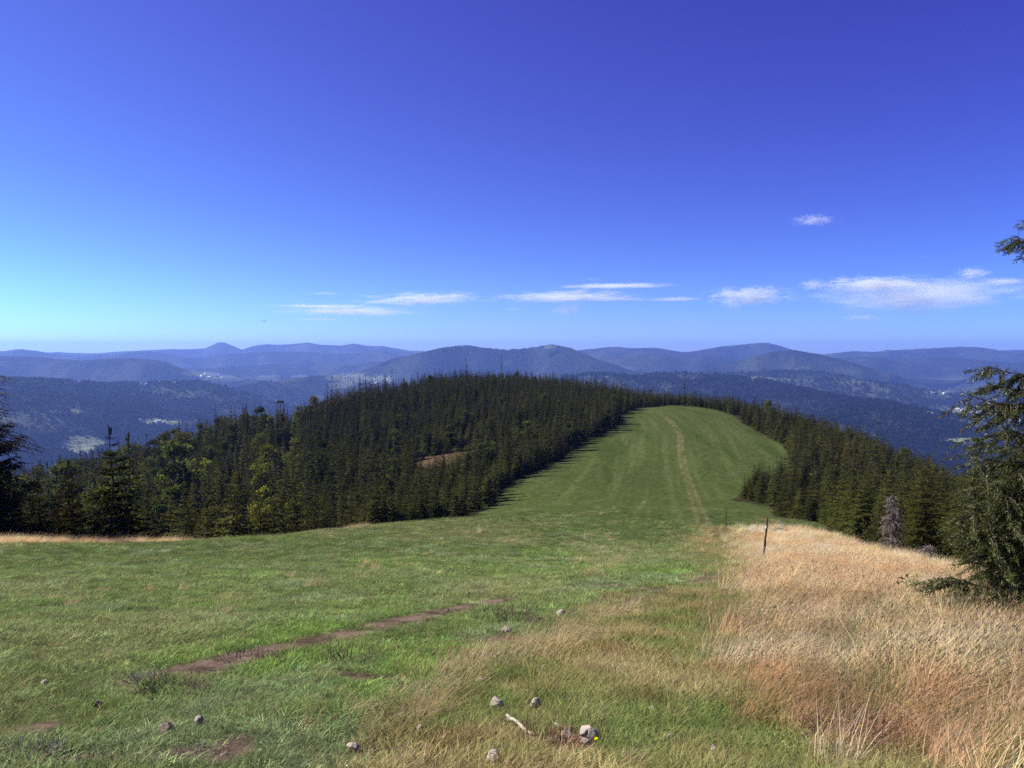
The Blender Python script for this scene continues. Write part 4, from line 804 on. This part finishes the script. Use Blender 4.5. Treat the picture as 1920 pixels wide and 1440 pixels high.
# single wisps on the green slope
for a, b_, ra, rb, n in ((1098, 1056, 22, 5, 16), (1160, 1056, 22, 6, 18), (1075, 1076, 30, 3, 12), (705, 1064, 24, 4, 16), (960, 1020, 12, 4, 10), (860, 1040, 40, 5, 10), (1120, 1010, 30, 4, 10), (1180, 960, 40, 6, 10), (450, 1140, 60, 12, 12), (250, 1120, 80, 15, 12), (600, 1095, 40, 8, 10), (1120, 1005, 20, 3, 8), (870, 1000, 50, 3, 12), (1390, 1010, 14, 6, 10)):
    for _ in range(n):
        
        if _ % 2: continue
        h_ = hit(a + rg.normal(0, ra * 1.1), b_ + rg.normal(0, rb * 1.1)); x = np.append(x, h_[0]); y = np.append(y, h_[1]); dry = np.append(dry, 0); strip = np.append(strip, 0); ridge = np.append(ridge, 0)
c_ = straw_colour(x, y) * (1.18 + .68 * sstep(10, 35, y))[:, None] * np.exp(np.clip(rg.normal(-.06, .40, (len(x), 1)), -1.2, .5)) * rg.uniform(.92, 1.08, (len(x), 3)); pal = rg.random(len(x)) < .15; c_[pal] = c_[pal] * .4 + np.array([.62, .52, .36]) * .6
c_ = np.where((dry < .5)[:, None], c_ * .45 + np.array([.42, .33, .17]) * .55, c_)
under = rg.random(len(x)) < 0.22 * (y < 16); c_[under] = np.array([.15, .17, .06]) * rg.uniform(.7, 1.2, (under.sum(), 1))
hs = np.where(dry > .5, (0.62 + 0.42 * sstep(-.3, .4, fbm(x / 1.5, y / 2.0, 3, 139))) * (1.15 - 0.15 * sstep(8, 30, y)), np.where(strip > .25, 0.8, np.where(ridge < 1, 0.75, 0.5)))
lay(x, y, hs * (1 + y / 140), TALL, np.clip(c_, 0, .78), 0.35, 'dry_grass', 'tall straw-coloured grass leaning in the wind')
print('grass done')

# ------------------------------------------------------------------ posts
def post(px_, py_, top_px, top_py, rad, lb, seed, plate=False):
    hx, hy, hz = hit(px_, py_); tz_ = float(zpix(top_px, top_py, hy)) - hz; txx = xpix(top_px, top_py, hy) - hx; rg = np.random.default_rng(seed); n = 12
    o_ = link('fence_post', None, loc=(hx, hy, hz)); s_ = np.linspace(-0.15, 1, n)
    pts = np.stack([txx * s_ + rg.normal(0, rad * .22, n), rg.normal(0, rad * .2, n), tz_ * s_], 1)
    V, F = tube(pts, np.append(rad * rg.uniform(.8, 1.2, n - 1), rad * .55), 8); Vc, Fc = tube([pts[-1], pts[-1] + [0, 0, .012]], [rad * .55, .001], 8); V, F, _ = join([(V, F), (Vc, Fc)])
    link('shaft', mesh_np('post_shaft', V, F, [M_WOOD_DARK]), o_)
    if plate:
        f_ = .765; c_ = np.array([txx * f_, 0, tz_ * f_]); V, F = tube([c_ + [0, 0, -.07], c_ + [0, 0, -.065], c_ + [0, 0, .065], c_ + [0, 0, .07]], [rad * .9, rad * 1.35, rad * 1.35, rad * .9], 10); link('pale_band', mesh_np('post_band', V, F, [M_WOOD_PALE]), o_)
        V, F = tube([c_ + [.02, -.05, .12], c_ + [-.16, -.1, .08], c_ + [-.2, -.1, -.02], c_ + [-.1, -.08, -.08], c_ + [.0, -.05, -.04]], [.008] * 5, 5); link('wire_loop', mesh_np('post_wire', V, F, [M_WOOD_DARK]), o_)
    return tag(o_, lb, 'post')
post(1431, 1051, 1439, 969, .05, 'dark leaning wooden post with a pale band at the tip of the straw-coloured field', 1, True)
post(1361, 990, 1361, 952, .035, 'thin dark stake on the green meadow beyond the leaning post', 2)
post(1316, 944, 1316, 931, .04, 'faint thin stake beside the track far beyond the leaning post', 3)
# ------------------------------------------------------------------ bird
yb = 125.0; bx, bz = xpix(495.5, 602.5, yb), float(zpix(495.5, 602.5, yb)); m_bird, t, o = new_mat('dark_plumage')
p = N(t, 'ShaderNodeBsdfPrincipled'); p.inputs['Base Color'].default_value = (.03, .024, .02, 1); p.inputs['Roughness'].default_value = .8; t.links.new(p.outputs[0], o.inputs[0])
parts_ = [tube([(0, -.27, .0), (0, -.22, .01), (0, -.12, .0), (0, .0, -.01), (0, .15, -.005), (0, .27, .0), (0, .36, .0)], [.012, .035, .06, .075, .055, .03, .022], 10)]
for sd in (-1, 1):
    sp_w = [(0.03, .02, .20), (.18, .075, .25), (.34, .12, .22), (.48, .125, .15), (.60, .10, .05)]; V = []
    for xx, zz_, ch in sp_w:
        off = -.03 - .10 * max(0, xx - .3)
        for q in range(8):
            a = 2 * math.pi * q / 8; V.append((sd * xx, off + math.cos(a) * ch / 2, zz_ + math.sin(a) * (.014 if xx < .5 else .006)))
    F = [(i * 8 + q, i * 8 + (q + 1) % 8, (i + 1) * 8 + (q + 1) % 8, (i + 1) * 8 + q) for i in range(4) for q in range(8)]; parts_.append((np.array(V), np.array(F)))
tl = np.array([(-.03, .30, .0), (.03, .30, .0), (.10, .52, .0), (-.10, .52, .0)]); parts_.append((np.concatenate([tl, tl + [0, 0, .012]]), np.array([(0, 1, 2, 3), (4, 5, 6, 7), (0, 1, 5, 4), (1, 2, 6, 5), (2, 3, 7, 6), (3, 0, 4, 7)])))
V, F, _ = join(parts_); bird = link('bird', mesh_np('bird', V, F, [m_bird], smooth=True), loc=(bx, yb, bz)); bird.rotation_euler = (0.15, 0.05, 0.35)
tag(bird, 'dark bird gliding with raised wings against the pale sky', 'bird')
# ------------------------------------------------------------------ village houses
M_WALL = rough_mat('white_render', (.46, .46, .45), (.66, .66, .65), 1.0, .1); M_ROOF = rough_mat('roof_tiles', (.20, .13, .11), (.42, .40, .40), 1.5, .2)
def house_mesh(name, w_, d_, h_, r_, roofm):
    V = [(-w_, -d_, -3), (w_, -d_, -3), (w_, d_, -3), (-w_, d_, -3), (-w_, -d_, h_), (w_, -d_, h_), (w_, d_, h_), (-w_, d_, h_), (-w_, 0, h_ + r_), (w_, 0, h_ + r_)]
    e = .6; V += [(-w_ - e, -d_ - e, h_ - .3), (w_ + e, -d_ - e, h_ - .3), (w_ + e, 0, h_ + r_ + .25), (-w_ - e, 0, h_ + r_ + .25), (-w_ - e, d_ + e, h_ - .3), (w_ + e, d_ + e, h_ - .3)]
    F = [(0, 1, 5, 4), (1, 2, 6, 5), (2, 3, 7, 6), (3, 0, 4, 7), (4, 8, 8, 7), (5, 6, 9, 9), (10, 11, 12, 13), (13, 12, 15, 14)]
    me = bpy.data.meshes.new(name); me.from_pydata(V, [], [tuple(dict.fromkeys(f)) for f in F]); me.materials.append(M_WALL); me.materials.append(roofm)
    for i in (6, 7): me.polygons[i].material_index = 1
    return me
HM = [house_mesh('house_%d' % i, *a) for i, a in enumerate(((6, 4.5, 5, 4, M_ROOF), (8, 5, 5.5, 4.5, M_WALL), (5, 4, 6, 3.5, M_ROOF), (11, 6, 5, 3, M_WALL)))]
def far_hit(px_, py_, near=1500.0, far=18500.0):
    ys = np.exp(np.linspace(math.log(near), math.log(far), 1200)); xs = np.array([xpix(px_, py_, q) for q in ys]); zs = zpix(px_, py_, ys); g = h_far(xs, ys); i = int(np.argmax(zs < g))
    return (float(xs[i]), float(ys[i]), float(g[i])) if np.any(zs < g) else None
rg = np.random.default_rng(55); spots = []
for a, b_, ra, rb, n in ((1822, 770, 30, 5, 30), (1800, 758, 12, 2, 5), (1858, 758, 14, 8, 18), (1885, 775, 30, 5, 18), (1890, 788, 25, 4, 14)):
    spots += [(rg.uniform(a - ra, a + ra), rg.uniform(b_ - rb, b_ + rb), 'white house of the crowded village in the valley', 'houses of the valley village') for _ in range(n)]
for a, b_, ra, rb, n, lb, gr in ((690, 712, 50, 8, 14, 'pale house scattered on the far fields behind the wooded hilltop', 'houses on the far fields'), (300, 720, 40, 4, 6, 'pale house in the gap behind the wooded ridge', 'houses behind the wooded ridge'), (300, 791, 40, 6, 6, 'pale house in a clearing of the wooded ridge', 'houses in the clearings of the wooded ridge'), (1765, 735, 20, 5, 5, 'pale house on the terraces above the valley village', 'houses above the valley village'), (400, 706, 30, 5, 8, 'pale house on the distant valley terraces', 'houses on the distant terraces')):
    spots += [(rg.uniform(a - ra, a + ra), rg.uniform(b_ - rb, b_ + rb), lb, gr) for _ in range(n)]
for a, b_, lb, gr in spots:
    h_ = far_hit(a, b_)
    if h_ is None: continue
    o_ = link('house', HM[int(rg.integers(0, 4))], loc=h_); o_.rotation_euler = (0, 0, float(rg.uniform(0, 6.28))); s_ = float(rg.uniform(1.0, 1.6)) * (1 if h_[1] < 7400 else 1.2); o_.scale = (s_, s_, s_); tag(o_, lb, 'house', gr)
# ------------------------------------------------------------------ shrubs, flowers, a leafy weed
M_HEATH = rough_mat('heather_stems', (.05, .035, .03), (.17, .12, .095), 20.0, .2); M_HEATH_RED = rough_mat('red_shrub_stems', (.10, .05, .035), (.26, .135, .085), 20.0, .2); M_HEATH_GREY = rough_mat('grey_dead_stems', (.15, .125, .10), (.30, .26, .21), 20.0, .2)
def shrub(px_, py_, rad, h_, n, mt, lb, seed, lean=.2):
    hx, hy, hz = hit(px_, py_); rg = np.random.default_rng(seed); parts_ = []
    for k in range(n):
        a = rg.uniform(0, 6.28); r_ = rad * math.sqrt(rg.random()); b_ = np.array([math.cos(a) * r_, math.sin(a) * r_ * .8, -.03]); l_ = h_ * rg.uniform(.5, 1.1)
        dv = np.array([math.cos(a) * .6 + lean + rg.normal(0, .3), math.sin(a) * .6 + rg.normal(0, .3), rg.uniform(.5, 1.1)]); dv /= np.linalg.norm(dv); p1 = b_ + dv * l_ * .5; p2 = p1 + (dv + rg.normal(0, .35, 3)) * l_ * .5
        parts_.append(tube([b_, p1, p2], [.004, .0032, .0014], 3))
        for j in range(2): q = p1 + (p2 - p1) * rg.random(); parts_.append(tube([q, q + (dv + rg.normal(0, .6, 3)) * l_ * .28], [.0024, .001], 3))
    V, F, _ = join(parts_); return tag(link('heather_shrub', mesh_np('heather_shrub', V, F, [mt]), loc=(hx, hy, hz)), lb, 'shrub')
shrub(318, 1296, .26, .16, 130, M_HEATH, 'dark low heather clump at the near end of the earth streak', 1)
shrub(282, 1278, .16, .15, 70, M_HEATH_GREY, 'grey dead heather sprigs at the near end of the earth streak', 2, -.3)
shrub(52, 1420, .22, .13, 110, M_HEATH_GREY, 'grey heather tuft in the lowest corner of the green slope', 3, -.2)
shrub(150, 1436, .20, .08, 80, M_HEATH, 'brown flat heather at the bottom of the green slope', 4)
shrub(455, 1238, .34, .15, 110, M_HEATH, 'dark twiggy heather in the middle of the earth streak', 5)
shrub(655, 1242, .30, .22, 90, M_HEATH, 'sparse heather on the short grass above the pale wedge stone', 6)
shrub(925, 1152, .26, .17, 110, M_HEATH, 'dark green-brown heather bump on the green bank', 7)
shrub(968, 1168, .36, .26, 170, M_HEATH, 'biggest dark heather bump before the straw ridge', 8)
shrub(1590, 1396, .30, .22, 170, M_HEATH_RED, 'reddish-brown bilberry shrub among straw near the yellow flowers', 9, -.25)
shrub(1660, 1384, .26, .20, 110, M_HEATH_RED, 'rusty shrub under the upper yellow flower', 10, 0)
shrub(1030, 1402, .22, .14, 140, M_HEATH_RED, 'small rusty moss and stems below the stone pile', 11)
shrub(360, 1420, .24, .06, 60, M_HEATH_GREY, 'bent grey stems lying flat below the brown double-humped stone', 12)
m_y, t, o = new_mat('yellow_petals'); d = N(t, 'ShaderNodeBsdfDiffuse'); d.inputs[0].default_value = (.80, .62, .01, 1); t.links.new(d.outputs[0], o.inputs[0])
M_STEM = leaf_mat('green_stems', (.09, .14, .04), .2, .3, tinted=False)
def flower(px_, py_, lb, seed, hgt=.22, n=16, rad=.019):
    hx, hy, hz = hit(px_, py_ + 22); rg = np.random.default_rng(seed); top = np.array([xpix(px_, py_, hy) - hx, -0.02, float(zpix(px_, py_, hy)) - hz + .0]); top[2] = max(top[2], .08)
    o_ = link('yellow_flower', None, loc=(hx, hy, hz)); link('stem', mesh_np('flower_stem', *tube([(0, 0, -.02), top * [.4, .4, .5], top], [.003, .0025, .002], 5), [M_STEM]), o_)
    a = np.linspace(0, 6.28, n, endpoint=False); Pt = np.tile(top, (2 * n, 1)); aa = np.concatenate([a, a + .2]); D = np.stack([np.cos(aa), np.sin(aa) - .35, np.concatenate([np.full(n, .35), np.full(n, .9)])], 1)
    link('petals', mesh_np('flower_petals', *blades(Pt, D, np.full(2 * n, rad), np.full(2 * n, rad * .5), rg, .1), [m_y]), o_); return tag(o_, lb, 'flower')
flower(1611, 1360, 'brightest yellow flower over the reddish shrub', 1, rad=.022); flower(1708, 1357, 'yellow flower in rusty grass, paired across from the brightest', 2, rad=.019); flower(1698, 1317, 'yellow flower highest among the straw', 3, rad=.017)
flower(1684, 1317, 'tiny yellow bud next to the highest flower', 4, rad=.01); flower(1550, 1355, 'tiny yellow flower on the green side of the reddish shrub', 5, rad=.011); flower(1541, 1377, 'tiny yellow flower low before the reddish shrub', 6, rad=.009); flower(1117, 1384, 'flat yellow flower beside the stone pile', 7, rad=.019)
hx, hy, hz = hit(1706, 1143); wd = link('leafy_weed', None, loc=(hx, hy, hz)); rg = np.random.default_rng(6); n = 46
Pt = np.stack([rg.normal(.0, .10, n), rg.normal(0, .10, n), rg.uniform(.25, .62, n)], 1); D = rg.normal(0, 1, (n, 3)) * [1, 1, .5]
link('leaves', mesh_np('weed_leaves', *blades(Pt, D, rg.uniform(.08, .17, n), rg.uniform(.04, .07, n), rg), [M_STEM]), wd); link('stem', mesh_np('weed_stem', *tube([(0, 0, -.02), (.02, 0, .3), (.05, 0, .6)], [.008, .006, .003], 5), [M_STEM]), wd)
n = 12; Pt = np.stack([rg.normal(-.10, .06, n), rg.normal(-.08, .05, n), rg.uniform(.22, .36, n)], 1); link('pale_leaves', mesh_np('weed_pale_leaves', *blades(Pt, rg.normal(0, 1, (n, 3)), rg.uniform(.06, .12, n), rg.uniform(.04, .07, n), rg), [M_WOOD_PALE]), wd)
tag(wd, 'leafy green weed with whitish leaves standing in the straw-coloured grass', 'weed')

# ------------------------------------------------------------------ clouds: thin flat bodies of mist high over the ridges
def cloud_mat(name, dens, thr, sc_, wisp):
    m, t, o = new_mat(name); tcn = N(t, 'ShaderNodeTexCoord'); oi = N(t, 'ShaderNodeObjectInfo'); mp = N(t, 'ShaderNodeMapping'); mp.inputs['Scale'].default_value = (sc_, sc_, sc_ * wisp)
    cmb = N(t, 'ShaderNodeCombineXYZ'); mm = N(t, 'ShaderNodeMath', operation='MULTIPLY'); mm.inputs[1].default_value = 60.0; t.links.new(oi.outputs['Random'], mm.inputs[0]); t.links.new(mm.outputs[0], cmb.inputs[0]); t.links.new(mm.outputs[0], cmb.inputs[1]); t.links.new(cmb.outputs[0], mp.inputs['Location']); t.links.new(tcn.outputs['Object'], mp.inputs['Vector'])
    f = noise(t, 1.0, 7, mp.outputs[0], 0.72); ln = N(t, 'ShaderNodeVectorMath', operation='LENGTH'); t.links.new(tcn.outputs['Object'], ln.inputs[0])
    fo = N(t, 'ShaderNodeMapRange'); fo.inputs['From Min'].default_value = .1; fo.inputs['From Max'].default_value = 1.0; fo.inputs['To Min'].default_value = 0.0; fo.inputs['To Max'].default_value = -0.30; t.links.new(ln.outputs['Value'], fo.inputs['Value'])
    a = N(t, 'ShaderNodeMath', operation='ADD'); t.links.new(f, a.inputs[0]); t.links.new(fo.outputs[0], a.inputs[1])
    r_ = N(t, 'ShaderNodeMapRange'); r_.inputs['From Min'].default_value = thr; r_.inputs['From Max'].default_value = thr + .13; r_.inputs['To Max'].default_value = dens; t.links.new(a.outputs[0], r_.inputs['Value'])
    pv = N(t, 'ShaderNodeVolumePrincipled'); pv.inputs['Color'].default_value = (.93, .98, 1, 1); pv.inputs['Anisotropy'].default_value = 0.0; t.links.new(r_.outputs[0], pv.inputs['Density']); t.links.new(pv.outputs[0], o.inputs['Volume']); return m
M_WISP = cloud_mat('wispy_cloud', 0.0060, 0.36, 4.2, 0.7); M_PUFF = cloud_mat('puffy_cloud', 0.0075, 0.33, 4.4, 0.8); M_VEIL = cloud_mat('veil_cloud', 0.0016, 0.34, 3.4, 0.6)
import bmesh
bm = bmesh.new(); bmesh.ops.create_icosphere(bm, subdivisions=3, radius=1.0); cme = bpy.data.meshes.new('cloud'); bm.to_mesh(cme); bm.free()
CMESH = {}
for k_, m_ in (('wisp', M_WISP), ('puff', M_PUFF), ('veil', M_VEIL)): c2 = cme.copy(); c2.name = 'cloud_' + k_; c2.materials.append(m_); CMESH[k_] = c2
for px_, py_, w_, h_, kd, lb in ((610, 574, 200, 7, 'wisp', 'long thin flat cloud strip, upper of the lowest pair toward the bird'), (660, 584, 250, 15, 'wisp', 'broad flat streaked cloud, lower of the pair toward the bird'), (605, 599, 100, 4, 'wisp', 'faint thread of cloud under the flat streaked pair'), (610, 550, 62, 5, 'wisp', 'small thin cloud dash above the flat streaked pair'),
        (790, 561, 210, 24, 'wisp', 'long wispy cloud rising from the flat streaked pair'), (870, 556, 70, 8, 'veil', 'faint cloud flecks at the thin end of the long wispy cloud'), (1060, 556, 240, 20, 'wisp', 'long mottled flat cloud above the central mountain'), (1155, 536, 180, 8, 'puff', 'bright thin cloud bar over the mottled flat cloud'), (1150, 561, 120, 6, 'puff', 'bright narrow cloud along the base of the mottled flat cloud'), (1065, 581, 60, 24, 'wisp', 'small cloud with a falling wedge tail'),
        (960, 580, 40, 5, 'wisp', 'tiny cloud dash short of the wedge-tailed cloud'), (1262, 561, 88, 7, 'puff', 'single lens-shaped thin cloud between the mottled and the hooked cloud'), (1112, 524, 34, 8, 'veil', 'faint speck of cloud above the bright bar'), (1405, 555, 125, 32, 'puff', 'hooked bright cloud with drooping streaks'), (1375, 570, 40, 26, 'veil', 'drooping streak under the hooked cloud'), (1525, 413, 76, 20, 'wisp', 'lone small ragged cloud high in the blue'),
        (1524, 534, 40, 18, 'puff', 'little puff just before the largest cloud'), (1640, 532, 160, 22, 'puff', 'bright domed crest of the largest cloud'), (1740, 548, 400, 48, 'veil', 'largest pale veil of cloud'), (1720, 565, 300, 40, 'veil', 'pale fallen streaks under the largest cloud'), (1825, 513, 52, 20, 'puff', 'bright puff standing on the far part of the largest cloud'), (1880, 528, 80, 12, 'puff', 'bright bar by the high branch of the big spruce'), (1620, 596, 80, 12, 'wisp', 'small flat cloud under the largest cloud'), (1735, 590, 110, 7, 'veil', 'thin low thread beneath the largest cloud'), (1738, 482, 26, 3, 'veil', 'hair-thin cloud above the largest cloud')):
    yc = 9000.0; s_ = yc / F_PX; o_ = link('cloud', CMESH[kd], loc=(xpix(px_, py_, yc), yc, float(zpix(px_, py_, yc)))); o_.scale = (w_ * .84 * s_, max(w_ * .3, h_) * s_ * .8, h_ * .85 * s_); o_.rotation_euler = (0, 0.02 * math.sin(px_), 0); tag(o_, lb, 'cloud')

# ------------------------------------------------------------------ the air
m, t, o = new_mat('haze_air')
pv = N(t, 'ShaderNodeVolumePrincipled'); pv.inputs['Color'].default_value = (0.25, 0.41, 1.0, 1); pv.inputs['Density'].default_value = 5.0e-5; pv.inputs['Anisotropy'].default_value = 0.2
t.links.new(pv.outputs[0], o.inputs['Volume'])
x0, x1, y0, y1, z0, z1 = -30000.0, 30000.0, -3000.0, 11700.0 * FS, float(min(HZ.min(), GZ.min())) - 1.0, max(16.0, float(HZ.max()) + 3.0)
V = [(x, y, z) for x in (x0, x1) for y in (y0, y1) for z in (z0, z1)]
F = [(0, 1, 3, 2), (4, 6, 7, 5), (0, 4, 5, 1), (2, 3, 7, 6), (0, 2, 6, 4), (1, 5, 7, 3)]
tag(link('haze', mesh_np('haze', V, F, [m])), kind='stuff')
print('ground z', GZ.min(), GZ.max(), 'hills', HZ.min(), HZ.max(), 'crest max over camera', HZ.max())
